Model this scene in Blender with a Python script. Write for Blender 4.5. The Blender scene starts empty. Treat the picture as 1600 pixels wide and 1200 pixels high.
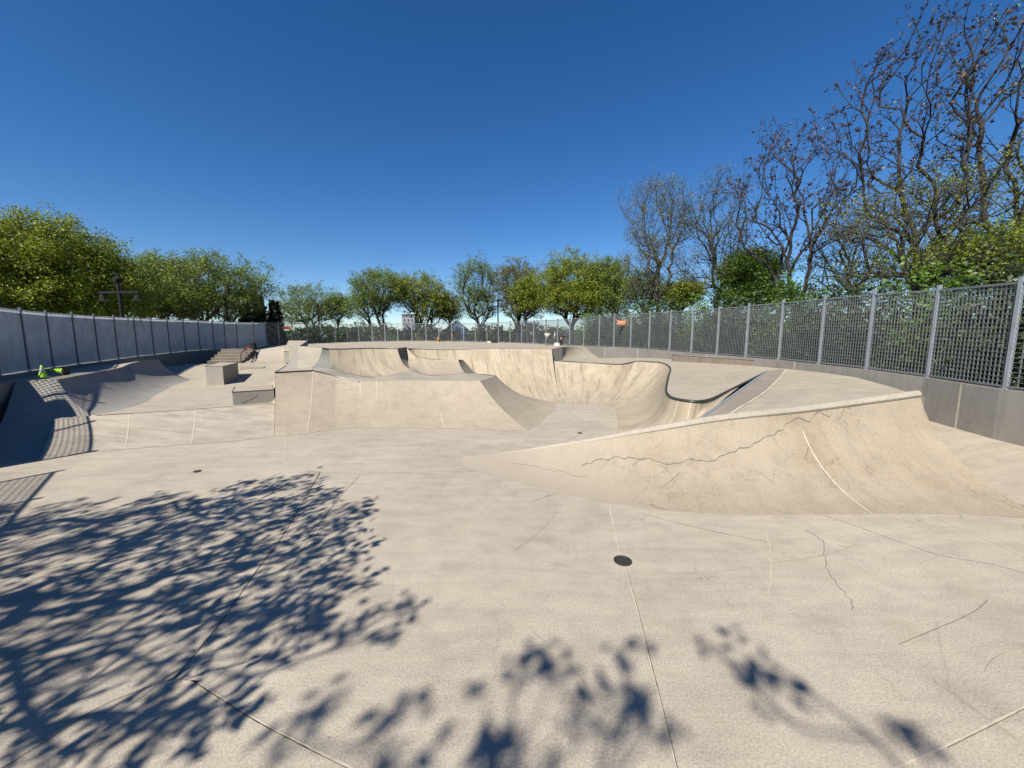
import bpy, math, random
import numpy as np
from mathutils import Vector, Matrix
from mathutils.geometry import delaunay_2d_cdt
R = math.radians
S = 4.0 / 3.0                     # layout unit -> metres
EYE = 2.2                         # eye height in layout units
PITCH = R(6.8)
F = 600.0
SUN_E, SUN_H = R(44), Vector((.53, .85, 0)).normalized()   # elevation, horizontal travel of the light
random.seed(7)
sc = bpy.context.scene
COL = sc.collection

# ------------------------------------------------------------------ layout helpers
def ray(px, py):
    xc = (px - 800) / F; yc = (600 - py) / F
    return Vector((xc, math.cos(PITCH) + yc * math.sin(PITCH), -math.sin(PITCH) + yc * math.cos(PITCH)))
def P(px, py, z=0.0):             # point of a surveyed line on level z (units) -> metres
    d = ray(px, py); s = (z - EYE) / d.z
    return Vector((d.x * s, d.y * s, z)) * S
def PY(px, py, Y):                # point at depth Y (units) -> metres
    d = ray(px, py); s = Y / d.y
    return Vector((d.x * s, Y, EYE + d.z * s)) * S
def V(x, y, z): return Vector((x, y, z)) * S

def catmull(pts, t):
    n = len(pts) - 1
    x = t * n; i = min(int(x), n - 1); f = x - i
    p1, p2 = pts[i], pts[i + 1]
    p0 = pts[i - 1] if i > 0 else p1 * 2 - p2
    p3 = pts[i + 2] if i + 2 <= n else p2 * 2 - p1
    return 0.5 * ((2 * p1) + (p2 - p0) * f + (2 * p0 - 5 * p1 + 4 * p2 - p3) * f * f + (3 * p1 - p0 - 3 * p2 + p3) * f ** 3)
def linear(pts, t):
    n = len(pts) - 1
    x = t * n; i = min(int(x), n - 1); f = x - i
    return pts[i].lerp(pts[i + 1], f)
def polyline(pts, n, smooth=True):
    f = catmull if smooth else linear
    return [f(pts, i / (n - 1)) for i in range(n)]
def resample(pts, step):
    out = [pts[0].copy()]; acc = 0.0
    for a, b in zip(pts, pts[1:]):
        L = (b - a).length; pos = step - acc
        while pos <= L:
            out.append(a.lerp(b, pos / L)); pos += step
        acc = (acc + L) % step if L else acc
        acc = L - (pos - step)
    return out

def drape(mb, pts):
    from mathutils.bvhtree import BVHTree
    t = BVHTree.FromPolygons(mb.v, mb.f); out = []
    for p in pts:
        h = t.ray_cast(Vector((p.x, p.y, 50)), Vector((0, 0, -1)))
        out.append(h[0] if h[0] is not None else p)
    return out
class MB:
    def __init__(s): s.v = []; s.f = []; s.m = []; s.uv = []
    def face(s, pts, mat=0, uv=None):
        i = len(s.v); s.v += [Vector(p) for p in pts]
        s.f.append(tuple(range(i, i + len(pts)))); s.m.append(mat)
        s.uv.append(uv or [(p[0], p[1]) for p in pts])
    def box(s, c, size, rot=None, mat=0, taper=1.0):
        c = Vector(c); hx, hy, hz = [k / 2 for k in size]
        q = [Vector((x * (taper if z > 0 else 1), y * (taper if z > 0 else 1), z)) for z in (-hz, hz) for x, y in ((-hx, -hy), (hx, -hy), (hx, hy), (-hx, hy))]
        if rot is not None: q = [rot @ k for k in q]
        q = [k + c for k in q]
        for idx in ((3, 2, 1, 0), (4, 5, 6, 7), (0, 1, 5, 4), (1, 2, 6, 5), (2, 3, 7, 6), (3, 0, 4, 7)):
            s.face([q[k] for k in idx], mat)
    def hexa(s, bot, top, mat=0):           # prism between two matching loops
        n = len(bot)
        s.face(list(reversed(bot)), mat); s.face(top, mat)
        for i in range(n):
            j = (i + 1) % n
            w = (bot[j] - bot[i]).length; h = (top[i] - bot[i]).length
            s.face([bot[i], bot[j], top[j], top[i]], mat, [(0, 0), (w, 0), (w, h), (0, h)])
    def grid(s, rows, mat=0, flip=False):
        i0 = len(s.v); nr, nc = len(rows), len(rows[0])
        for r in rows: s.v += r
        us = [[0.0] * nc for _ in range(nr)]; vs = [[0.0] * nc for _ in range(nr)]
        for r in range(nr):
            for c in range(nc):
                if c: us[r][c] = us[r][c - 1] + (rows[nr // 2][c] - rows[nr // 2][c - 1]).length
                if r: vs[r][c] = vs[r - 1][c] + (rows[r][c] - rows[r - 1][c]).length
        for r in range(nr - 1):
            for c in range(nc - 1):
                q = [(r, c), (r, c + 1), (r + 1, c + 1), (r + 1, c)]
                if flip: q.reverse()
                s.f.append(tuple(i0 + a * nc + b for a, b in q)); s.m.append(mat)
                s.uv.append([(us[a][b], vs[a][b]) for a, b in q])
    def tube(s, pts, r, n=6, mat=0, cap=True):
        pts = [Vector(p) for p in pts]; rs = r if isinstance(r, (list, tuple)) else [r] * len(pts)
        rows = []
        for i, p in enumerate(pts):
            a = pts[max(i - 1, 0)]; b = pts[min(i + 1, len(pts) - 1)]
            d = (b - a).normalized(); up = Vector((0, 0, 1)) if abs(d.z) < .9 else Vector((1, 0, 0))
            x = d.cross(up).normalized(); y = x.cross(d)
            rows.append([p + (x * math.cos(k * 2 * math.pi / n) + y * math.sin(k * 2 * math.pi / n)) * rs[i] for k in range(n + 1)])
        s.grid(rows, mat)
        if cap:
            s.face(rows[0][:-1], mat); s.face(list(reversed(rows[-1][:-1])), mat)
    def lathe(s, prof, c, n=20, mat=0, rot=None):
        c = Vector(c); rows = []
        for r, z in prof:
            row = [Vector((r * math.cos(k * 2 * math.pi / n), r * math.sin(k * 2 * math.pi / n), z)) for k in range(n + 1)]
            if rot is not None: row = [rot @ q for q in row]
            rows.append([q + c for q in row])
        s.grid(rows, mat)
    def ribbon(s, pts, w, mat=1, lift=.004, wob=0.0):
        pts = [Vector(p) for p in pts]; rows = [[], []]
        for i, p in enumerate(pts):
            a = pts[max(i - 1, 0)]; b = pts[min(i + 1, len(pts) - 1)]
            d = b - a; d.z = 0; d.normalize(); nrm = Vector((-d.y, d.x, 0))
            ww = w * (1 + random.uniform(-wob, wob))
            rows[0].append(p - nrm * ww / 2 + Vector((0, 0, lift))); rows[1].append(p + nrm * ww / 2 + Vector((0, 0, lift)))
        s.grid(rows, mat, flip=True)
    def fill(s, pts, mat=0, step=None):
        pts = [Vector(p) for p in pts]
        n = len(pts)
        v2 = [Vector((p.x, p.y)) for p in pts]
        extra = []
        if step:
            x0, x1 = min(p.x for p in pts), max(p.x for p in pts); y0, y1 = min(p.y for p in pts), max(p.y for p in pts)
            def inside(x, y):
                c = False
                for i in range(n):
                    a, b = pts[i], pts[i - 1]
                    if (a.y > y) != (b.y > y) and x < (b.x - a.x) * (y - a.y) / (b.y - a.y) + a.x: c = not c
                return c
            y = y0 + step / 2
            while y < y1:
                x = x0 + step / 2
                while x < x1:
                    if inside(x, y) and min((Vector((x, y)) - q).length for q in v2) > step * .35: extra.append(Vector((x, y)))
                    x += step
                y += step
        res = delaunay_2d_cdt(v2 + extra, [], [list(range(n))], 1, 1e-5)
        dense = []
        for i in range(n):
            a, b = pts[i], pts[(i + 1) % n]
            k = max(1, int((b - a).length / .6))
            dense += [a.lerp(b, j / k) for j in range(k)]
        def zz(q):
            best = min(dense, key=lambda p: (p.x - q.x) ** 2 + (p.y - q.y) ** 2)
            if (best.x - q.x) ** 2 + (best.y - q.y) ** 2 < 1e-6: return best.z
            sw = sz = 0
            for p in dense:
                w = 1 / ((p.x - q.x) ** 2 + (p.y - q.y) ** 2 + 1e-9) ** 1.5
                sw += w; sz += w * p.z
            return sz / sw
        vv = [Vector((q.x, q.y, pts[res[3][i][0]].z if res[3][i] and res[3][i][0] < n else zz(q))) for i, q in enumerate(res[0])]
        i0 = len(s.v); s.v += vv
        for f in res[2]:
            f = list(f)
            a, b, c = [vv[k] for k in f[:3]]
            if (b - a).cross(c - a).z < 0: f.reverse()
            s.f.append(tuple(i0 + k for k in f)); s.m.append(mat); s.uv.append([(vv[k].x, vv[k].y) for k in f])
    def build(s, name, mats, parent=None, smooth=False, base=None):
        me = bpy.data.meshes.new(name)
        off = Vector(parent.matrix_world.translation) if False else Vector((0, 0, 0))
        o = bpy.data.objects.new(name, me); COL.objects.link(o)
        if parent is not None:
            o.parent = parent; off = wloc(parent)
        elif base is not None:
            o.location = base; off = Vector(base)
        me.from_pydata([tuple(p - off) for p in s.v], [], s.f)
        ul = me.uv_layers.new(name='UVMap'); k = 0
        for uv in s.uv:
            for u in uv:
                ul.data[k].uv = u; k += 1
        for m in (mats if isinstance(mats, (list, tuple)) else [mats]): me.materials.append(m)
        me.polygons.foreach_set('material_index', s.m)
        if smooth: me.polygons.foreach_set('use_smooth', [True] * len(s.f))
        me.update()
        return o
def wloc(o):
    l = Vector((0, 0, 0))
    while o is not None: l += Vector(o.location); o = o.parent
    return l
def tag(o, label=None, cat=None, group=None, kind=None):
    if label: o['label'] = label
    if cat: o['category'] = cat
    if group: o['group'] = group
    if kind: o['kind'] = kind
    return o
def thing(name, loc, label, cat, group=None):
    o = bpy.data.objects.new(name, None); COL.objects.link(o); o.location = Vector(loc); o.empty_display_size = .2
    return tag(o, label, cat, group)
def copy_tree(o, loc=None, parent=None, rz=None):
    c = o.copy(); COL.objects.link(c)
    if parent is not None: c.parent = parent
    if loc is not None: c.location = loc
    if rz is not None: c.rotation_euler = (0, 0, rz)
    for ch in list(o.children): copy_tree(ch, None, c)
    return c

# ------------------------------------------------------------------ materials
class N:
    def __init__(s, name):
        s.mat = bpy.data.materials.new(name); s.mat.use_nodes = True
        s.t = s.mat.node_tree; s.n = s.t.nodes; s.l = s.t.links
        s.bsdf = s.n['Principled BSDF']; s.geo = s.n.new('ShaderNodeNewGeometry'); s.pos = s.geo.outputs['Position']
    def map(s, src, scale):
        m = s.n.new('ShaderNodeMapping'); m.inputs['Scale'].default_value = scale
        s.l.new(src, m.inputs[0]); return m.outputs[0]
    def noise(s, src, scale, detail=4, rough=.55, dist=0):
        k = s.n.new('ShaderNodeTexNoise'); k.inputs['Scale'].default_value = scale; k.inputs['Detail'].default_value = detail
        k.inputs['Roughness'].default_value = rough; k.inputs['Distortion'].default_value = dist
        s.l.new(src, k.inputs['Vector']); return k.outputs['Fac']
    def ramp(s, fac, stops):
        r = s.n.new('ShaderNodeValToRGB'); e = r.color_ramp.elements
        while len(e) < len(stops): e.new(.5)
        for k, (p, c) in enumerate(stops):
            e[k].position = p; e[k].color = (c, c, c, 1) if not isinstance(c, tuple) else (*c, 1)
        s.l.new(fac, r.inputs[0]); return r.outputs[0]
    def mix(s, a, b, fac=.5, mode='MIX'):
        m = s.n.new('ShaderNodeMix'); m.data_type = 'RGBA'; m.blend_type = mode
        for v, i in ((fac, 0), (a, 6), (b, 7)):
            if isinstance(v, (int, float)): m.inputs[i].default_value = v if i == 0 else (v, v, v, 1)
            elif isinstance(v, tuple): m.inputs[i].default_value = (*v, 1)
            else: s.l.new(v, m.inputs[i])
        return m.outputs[2]
    def math(s, op, a, b):
        m = s.n.new('ShaderNodeMath'); m.operation = op
        for v, i in ((a, 0), (b, 1)):
            if isinstance(v, (int, float)): m.inputs[i].default_value = v
            else: s.l.new(v, m.inputs[i])
        return m.outputs[0]
    def bump(s, h, strength, dist):
        b = s.n.new('ShaderNodeBump'); b.inputs['Strength'].default_value = strength; b.inputs['Distance'].default_value = dist
        s.l.new(h, b.inputs['Height']); s.l.new(b.outputs[0], s.bsdf.inputs['Normal'])
    def out(s, col, rough=.8, metal=0):
        if isinstance(col, tuple): s.bsdf.inputs['Base Color'].default_value = (*col, 1)
        else: s.l.new(col, s.bsdf.inputs['Base Color'])
        s.bsdf.inputs['Roughness'].default_value = rough; s.bsdf.inputs['Metallic'].default_value = metal
        return s.mat

def concrete(name, c1, c2, streak=0.0, crack=0.0, stain=0.0, grain=.22, flow=0.0, crackscale=1.6):
    c1 = tuple(k * .565 for k in c1); c2 = tuple(k * .565 for k in c2)
    m = N(name)
    big = m.noise(m.pos, .22, 5, .6, .6)
    col = m.mix(c1, c2, m.ramp(big, [(.35, 0.0), (.65, 1.0)]))
    if flow:                                   # trowel and wheel marks dragged across the slab
        f = m.noise(m.map(m.pos, (.55, 3.2, 1.5)), 1.6, 5, .6, .4)
        col = m.mix(col, m.ramp(f, [(.3, 1 - flow), (.55, 1.0), (.75, 1 + flow * .35)]), 1.0, 'MULTIPLY')
    mid = m.noise(m.pos, 2.3, 6, .65, .3)
    col = m.mix(col, m.ramp(mid, [(.3, .87), (.5, 1.0), (.72, 1.06)]), 1.0, 'MULTIPLY')
    fine = m.noise(m.pos, 55, 3, .75)
    col = m.mix(col, m.ramp(fine, [(.28, 1 - grain * 1.5), (.5, 1.0), (.72, 1 + grain)]), 1.0, 'MULTIPLY')
    spk = m.noise(m.pos, 190, 2, .6)
    col = m.mix(col, m.ramp(spk, [(.3, 1 - grain), (.5, 1.0), (.7, 1 + grain * .7)]), 1.0, 'MULTIPLY')
    pit = m.noise(m.pos, 21, 2, .5)
    col = m.mix(col, (.10, .085, .07), m.math('MULTIPLY', m.ramp(pit, [(.735, 0.0), (.76, 1.0)]), .6))
    uvn = m.n.new('ShaderNodeUVMap').outputs[0]
    if streak:
        a = m.noise(m.map(uvn, (5.5, .35, 1)), 1.0, 6, .7, .25)
        b = m.noise(m.map(uvn, (1.2, .5, 1)), 1.0, 4, .6, .5)
        col = m.mix(col, m.ramp(a, [(.3, 1 - streak), (.48, 1.0), (.7, 1 + .25 * streak)]), 1.0, 'MULTIPLY')
        col = m.mix(col, (.16, .115, .06), m.math('MULTIPLY', m.ramp(m.math('MULTIPLY', a, b), [(.27, 0.0), (.4, 1.0)]), streak * .9))
    if stain:
        st = m.noise(m.pos, .9, 6, .72, .25)
        col = m.mix(col, (.17, .125, .075), m.math('MULTIPLY', m.ramp(st, [(.5, 0.0), (.68, 1.0)]), stain))
    h = fine
    if crack:
        wob = m.noise(m.pos, 5, 4, .6)
        vadd = m.n.new('ShaderNodeVectorMath'); vadd.operation = 'MULTIPLY_ADD'
        cmb = m.n.new('ShaderNodeCombineXYZ')
        for k in range(3): m.l.new(wob, cmb.inputs[k])
        m.l.new(cmb.outputs[0], vadd.inputs[0]); vadd.inputs[1].default_value = (.5, .5, .5); m.l.new(m.pos, vadd.inputs[2])
        vo = m.n.new('ShaderNodeTexVoronoi'); vo.feature = 'DISTANCE_TO_EDGE'; vo.inputs['Scale'].default_value = crackscale
        m.l.new(vadd.outputs[0], vo.inputs['Vector'])
        mask = m.ramp(m.noise(m.pos, .55, 4, .6), [(.46, 0.0), (.6, 1.0)])
        vo2 = m.n.new('ShaderNodeTexVoronoi'); vo2.feature = 'DISTANCE_TO_EDGE'; vo2.inputs['Scale'].default_value = crackscale * 3.3
        m.l.new(vadd.outputs[0], vo2.inputs['Vector'])
        mask2 = m.ramp(m.noise(m.pos, 1.1, 3, .6), [(.5, 0.0), (.66, 1.0)])
        ln = m.ramp(vo.outputs['Distance'], [(.004, 1.0), (.013, 0.0)])
        ln2 = m.ramp(vo2.outputs['Distance'], [(.008, 1.0), (.035, 0.0)])
        ck = m.math('MAXIMUM', m.math('MULTIPLY', ln, mask), m.math('MULTIPLY', ln2, m.math('MULTIPLY', mask, mask2)))
        col = m.mix(col, (.085, .06, .035), m.math('MULTIPLY', ck, crack))
    m.bump(h, .35, .006)
    return m.out(col, .82)

GREY1, GREY2 = (.46, .415, .355), (.40, .365, .32)
TAN1, TAN2 = (.53, .455, .34), (.46, .40, .30)
M = {}
M['floor'] = concrete('floor_concrete', (.625, .55, .44), (.515, .45, .355), crack=.22, flow=.13, grain=.27, stain=.16, crackscale=.8)
M['lower'] = concrete('bowl_floor_concrete', (.56, .495, .40), (.49, .43, .345), crack=.2, flow=.26, grain=.2, stain=.12)
M['plaza'] = concrete('plaza_concrete', (.555, .485, .385), (.50, .435, .34), crack=.1, flow=.14, grain=.16)
M['deck'] = concrete('deck_concrete', (.575, .50, .39), (.505, .44, .335), crack=.12, flow=.16, grain=.16)
M['bank'] = concrete('bank_concrete', (.53, .45, .335), (.46, .395, .30), crack=.3, stain=.25, streak=.10, grain=.18)
M['bowl'] = concrete('bowl_wall_concrete', (.565, .48, .35), (.51, .43, .305), streak=.58, grain=.14, stain=.18)
M['hip'] = concrete('cracked_concrete', (.475, .405, .30), (.43, .36, .262), crack=.62, stain=.34, streak=.12, grain=.22, crackscale=1.1)
def fade_x(m, col, x0, x1):                # the tan render of the ramp gives way to plain slab concrete at its low end
    t = m.node_tree; b = t.nodes['Principled BSDF']; old = b.inputs['Base Color'].links[0].from_socket
    g_ = t.nodes.new('ShaderNodeNewGeometry'); sx = t.nodes.new('ShaderNodeSeparateXYZ'); t.links.new(g_.outputs['Position'], sx.inputs[0])
    nz = t.nodes.new('ShaderNodeTexNoise'); nz.inputs['Scale'].default_value = 1.3; t.links.new(g_.outputs['Position'], nz.inputs['Vector'])
    ad = t.nodes.new('ShaderNodeMath'); ad.operation = 'MULTIPLY_ADD'; t.links.new(nz.outputs['Fac'], ad.inputs[0]); ad.inputs[1].default_value = 1.2; t.links.new(sx.outputs[0], ad.inputs[2])
    mr = t.nodes.new('ShaderNodeMapRange'); mr.inputs['From Min'].default_value = x0; mr.inputs['From Max'].default_value = x1; t.links.new(ad.outputs[0], mr.inputs['Value'])
    mx = t.nodes.new('ShaderNodeMix'); mx.data_type = 'RGBA'; t.links.new(mr.outputs[0], mx.inputs[0])
    fn = t.nodes.new('ShaderNodeTexNoise'); fn.inputs['Scale'].default_value = 60; t.links.new(g_.outputs['Position'], fn.inputs['Vector'])
    rm = t.nodes.new('ShaderNodeMix'); rm.data_type = 'RGBA'; t.links.new(fn.outputs['Fac'], rm.inputs[0])
    rm.inputs[6].default_value = (*[k * .8 for k in col], 1); rm.inputs[7].default_value = (*[k * 1.2 for k in col], 1)
    t.links.new(rm.outputs[2], mx.inputs[6]); t.links.new(old, mx.inputs[7]); t.links.new(mx.outputs[2], b.inputs['Base Color'])
fade_x(M['hip'], (.300, .257, .202), .2, 3.6)
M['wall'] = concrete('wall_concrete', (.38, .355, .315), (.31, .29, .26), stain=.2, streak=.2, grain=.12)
M['block'] = concrete('block_concrete', (.40, .375, .335), (.34, .315, .28), stain=.25, grain=.14)
M['brown_and_shade'] = concrete('brown_and_shade_concrete', (.30, .25, .195), (.25, .20, .155), stain=.5, grain=.14, streak=.3)  # brown ledges and steps; also the painted shade on the rear ramp ends
M['lip'] = concrete('lip_concrete', (.55, .49, .40), (.47, .42, .34), crack=.3, grain=.35)
def plain(name, col, rough=.6, metal=0, var=.15, scale=6, bump=0):
    col = tuple(k * .63 for k in col)
    m = N(name); n = m.noise(m.pos, scale, 4, .6)
    c = m.mix(col, m.ramp(n, [(.3, 1 - var), (.7, 1 + var)]), 1.0, 'MULTIPLY')
    if bump: m.bump(n, bump, .01)
    return m.out(c, rough, metal)
M['joint'] = plain('joint_sealant', (.59, .52, .41), .8, 0, .2, 9)
M['crackline'] = plain('crack_line', (.20, .165, .125), .9, 0, .3, 12)
M['scuff'] = plain('scuff_line', (.30, .26, .22), .9, 0, .2, 12)
M['steel'] = plain('coping_steel', (.10, .105, .105), .45, .6, .35, 14)
M['galv'] = plain('galvanised_steel', (.42, .46, .50), .5, .35, .12, 3)
M['bars'] = plain('grating_steel', (.29, .31, .33), .5, .45, .15, 2)
M['barsleft'] = plain('screen_steel', (.82, .87, .92), .55, .2, .18, 1.2)
M['shade_sheet'] = plain('shade_sheet_grey', (.68, .745, .81), .7, .1, .35, 2.6)
M['postleft'] = plain('weathered_post', (.16, .19, .23), .5, .3, .15, 4)
M['dark'] = plain('dark_iron', (.008, .008, .008), 1.0, 0, .3, 10)
M['green_iron'] = plain('painted_rail', (.05, .07, .06), .5, .2, .2, 10)
M['drain'] = plain('drain_iron', (.04, .034, .032), .8, .1, .5, 40)
M['hivis'] = plain('hi_vis_plastic', (.42, .85, .02), .5, 0, .08, 8)
M['reflect'] = plain('reflective_band', (.55, .57, .62), .35, .2, .1, 10)
M['rubber'] = plain('black_rubber', (.02, .02, .02), .7)
M['orange'] = plain('orange_paint', (.80, .20, .05), .5, 0, .08)
M['redorange'] = plain('faded_red_paint', (.36, .075, .04), .6, 0, .2)
M['white'] = plain('white_paint', (.78, .76, .72), .5, 0, .05)
M['skin'] = plain('skin', (.40, .23, .15), .6, 0, .05)
M['darkskin'] = plain('brown_skin', (.20, .11, .07), .6, 0, .05)
M['hair'] = plain('dark_hair', (.015, .012, .01), .6)
M['cream'] = plain('cream_cloth', (.75, .70, .55), .85, 0, .08)
M['teal'] = plain('teal_cloth', (.03, .22, .27), .85)
M['black'] = plain('black_cloth', (.015, .015, .018), .85)
M['olive'] = plain('olive_cloth', (.16, .15, .10), .85)
M['charcoal'] = plain('charcoal_cloth', (.05, .055, .05), .85)
M['orangecloth'] = plain('orange_cloth', (.85, .33, .03), .85)
M['red'] = plain('red_cloth', (.26, .025, .025), .8)
M['bluewall'] = plain('blue_siding', (.05, .16, .36), .7)
M['greywall'] = plain('grey_render', (.17, .19, .21), .8)
M['roof'] = plain('slate_roof', (.10, .10, .11), .8)
M['glass'] = plain('window_glass', (.05, .09, .14), .15)

def leafmat(name, c1, c2, trans=.35):
    c1 = tuple(k * .84 for k in c1); c2 = tuple(k * .84 for k in c2)
    m = N(name)
    n = m.noise(m.pos, 1.1, 3, .6); n2 = m.noise(m.pos, 9, 2, .6)
    col = m.mix(c1, c2, m.ramp(n, [(.35, 0.0), (.65, 1.0)]))
    col = m.mix(col, m.ramp(n2, [(.3, .7), (.7, 1.3)]), 1.0, 'MULTIPLY')
    m.out(col, .55)
    tr = m.n.new('ShaderNodeBsdfTranslucent'); m.l.new(col, tr.inputs[0])
    mx = m.n.new('ShaderNodeMixShader'); mx.inputs[0].default_value = trans
    m.l.new(m.bsdf.outputs[0], mx.inputs[1]); m.l.new(tr.outputs[0], mx.inputs[2])
    m.l.new(mx.outputs[0], m.n['Material Output'].inputs[0])
    return m.mat
def barkmat(name, c1, c2):
    m = N(name)
    n = m.noise(m.map(m.pos, (6, 6, 1.2)), 1.5, 5, .65)
    m.bump(n, .6, .03)
    return m.out(m.mix(c1, c2, m.ramp(n, [(.35, 0.0), (.65, 1.0)])), .9)
M['leaf_lime'] = leafmat('lime_leaves', (.275, .325, .02), (.16, .205, .016))
M['leaf_green'] = leafmat('green_leaves', (.20, .27, .03), (.13, .19, .022))
M['leaf_olive'] = leafmat('olive_catkins', (.20, .20, .045), (.14, .14, .035))
M['leaf_deep'] = leafmat('deep_green_leaves', (.13, .23, .018), (.08, .15, .015))
M['leaf_fir'] = leafmat('fir_needles', (.028, .05, .018), (.018, .034, .014), .15)
M['leaf_ivy'] = leafmat('ivy_leaves', (.07, .105, .03), (.042, .07, .024), .25)
M['pods'] = leafmat('brown_pods', (.085, .045, .035), (.05, .03, .026), .1)
M['bark'] = barkmat('grey_bark', (.070, .064, .056), (.032, .029, .026))
M['bark_dark'] = barkmat('dark_bark', (.032, .028, .025), (.013, .012, .011))

# ------------------------------------------------------------------ concrete pieces
def arcz(t, D, H, soft=0.0):
    D = max(D, abs(H), .01); Rr = (D * D + H * H) / (2 * abs(H) + 1e-6)
    z = (Rr - math.sqrt(max(Rr * Rr - (t * D) ** 2, 0))) / max(abs(H), 1e-6)
    return z * (1 - soft) + t * soft
def loft(mb, base, rim, nu=40, nt=14, soft=0.0, smooth=True, mat=0, flip=False, lift=.005):
    B = polyline(base, nu, smooth); T = polyline(rim, nu, smooth); rows = []
    for j in range(nt + 1):
        t = j / nt; row = []
        for b, r in zip(B, T):
            D = Vector((r.x - b.x, r.y - b.y)).length; H = r.z - b.z
            p = b.lerp(r, t); p.z = b.z + H * arcz(t, D, H, soft) + lift * (1 - t)
            row.append(p)
        rows.append(row)
    mb.grid(rows, mat, flip)
    return rows
def seam(mb, rows, u, w=.03, mat=1, t0=0.0, t1=1.0, lift=.006):
    nc = len(rows[0]); x = u * (nc - 1); i = min(int(x), nc - 2); f = x - i
    nr = len(rows); sel = [k for k in range(nr) if t0 - 1e-6 <= k / (nr - 1) <= t1 + 1e-6]
    pts = [rows[k][i].lerp(rows[k][i + 1], f) for k in sel]
    a, b = [], []
    for k, p in zip(sel, pts):
        du = (rows[k][i + 1] - rows[k][i]); 
        dv = rows[min(k + 1, nr - 1)][i] - rows[max(k - 1, 0)][i]
        nn = du.cross(dv); nn = nn.normalized() if nn.length > 1e-9 else Vector((0, 0, 1))
        if nn.z < 0: nn = -nn
        du = du.normalized() if du.length > 1e-9 else Vector((1, 0, 0))
        a.append(p - du * w / 2 + nn * lift); b.append(p + du * w / 2 + nn * lift)
    mb.grid([a, b], mat, True)
def seam_h(mb, rows, t, u0, u1, w=.03, mat=1, lift=.007, amp=0.0, seed=1):
    rnd = random.Random(seed); nr, nc = len(rows), len(rows[0])
    a, b = [], []; n = 60; off = 0
    for k in range(n + 1):
        u = u0 + (u1 - u0) * k / n
        off = off * .8 + rnd.uniform(-1, 1) * amp
        tt = t(k / n) if callable(t) else t
        tt = min(max(tt + off, 0), 1)
        x = u * (nc - 1); i = min(int(x), nc - 2); f = x - i
        y = tt * (nr - 1); j = min(int(y), nr - 2); g = y - j
        p = rows[j][i].lerp(rows[j][i + 1], f).lerp(rows[j + 1][i].lerp(rows[j + 1][i + 1], f), g)
        dv = (rows[j + 1][i] - rows[j][i]).normalized(); du = rows[j][i + 1] - rows[j][i]
        nn = du.cross(dv).normalized()
        if nn.z < 0: nn = -nn
        ww = w * rnd.uniform(.5, 1.3)
        a.append(p - dv * ww / 2 + nn * lift); b.append(p + dv * ww / 2 + nn * lift)
    mb.grid([a, b], mat, True)
def struct(mb, name, mats, smooth=False):
    return tag(mb.build(name, mats, smooth=smooth), kind='structure')
def jl(mb, pts, w=.03, z=0.0, mat=1, n=None, wob=.25, smooth=True):
    q = [P(x, y, z) for x, y in pts]
    mb.ribbon(polyline(q, n or max(12, len(q) * 10), smooth), w * .75, mat, .004, wob)

# ---- outer ground and far land
g = MB()
for k in range(24):
    a0, a1 = k * math.pi / 12, (k + 1) * math.pi / 12
    g.face([V(0, 14, -1.2), V(4000 * math.cos(a0), 14 + 4000 * math.sin(a0), -1.2), V(4000 * math.cos(a1), 14 + 4000 * math.sin(a1), -1.2)])
mg = N('grass_and_dirt'); n1 = mg.noise(mg.pos, .15, 5); n2 = mg.noise(mg.pos, 6, 4, .7)
cg = mg.mix((.05, .075, .02), (.11, .095, .06), mg.ramp(n1, [(.4, 0.0), (.62, 1.0)]))
M['ground'] = mg.out(mg.mix(cg, mg.ramp(n2, [(.3, .6), (.7, 1.3)]), 1.0, 'MULTIPLY'), .95)
struct(g, 'ground', M['ground'])
h = MB(); rnd = random.Random(3)
for layer, (d, zt, amp) in enumerate(((300, 7.0, 4.5), (620, 16, 7))):
    rows = [[], [], []]
    hh = 0
    for k in range(161):
        a = R(20) + R(140) * k / 160
        hh = hh * .8 + rnd.uniform(-1, 1) * amp * .5
        top = zt + hh + amp * .6 * math.sin(k * .13 + layer * 2)
        for r, (dd, zz) in enumerate(((d, -1.3), (d + 12, top * .75), (d + 60, top))):
            rows[r].append(V(dd * math.cos(a), dd * math.sin(a), zz))
    h.grid(rows, layer)
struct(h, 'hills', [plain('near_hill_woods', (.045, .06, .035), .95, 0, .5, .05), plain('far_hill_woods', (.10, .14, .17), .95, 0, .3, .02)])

# ---- main floor
fl = MB()
fl.fill([V(-14, 1.55, 0), V(9.2, 1.55, 0), V(9.2, 4.2, 0), V(9.2, 17.5, 0), V(-14, 17.5, 0)], 0)
jl(fl, [(-200, 830), (0, 800), (200, 782), (340, 766), (440, 748), (500, 737), (620, 737), (750, 741)], .035)
jl(fl, [(750, 741), (850, 765), (950, 785), (1050, 798), (1150, 805), (1260, 805), (1370, 803), (1500, 804), (1640, 817)], .035)
jl(fl, [(500, 738), (470, 790), (440, 840), (400, 893), (345, 972), (272, 1061)], .022, mat=2)
jl(fl, [(500, 738), (472, 792), (443, 842)], .02)
jl(fl, [(560, 745), (520, 790), (478, 850), (448, 900)], .014, mat=3)
jl(fl, [(951, 786), (960, 830), (967, 866)], .026)
jl(fl, [(978, 890), (995, 950), (1015, 1030), (1038, 1120), (1057, 1200), (1075, 1290)], .020)
jl(fl, [(979, 890), (996, 950), (1016, 1030), (1039, 1120), (1058, 1200), (1076, 1290)], .007, mat=2)
jl(fl, [(-60, 1240), (60, 1165), (150, 1108), (220, 1078), (272, 1062), (310, 1066)], .018, mat=3)
jl(fl, [(300, 1062), (345, 1090), (400, 1125), (470, 1162), (560, 1205), (700, 1270)], .024)
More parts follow.
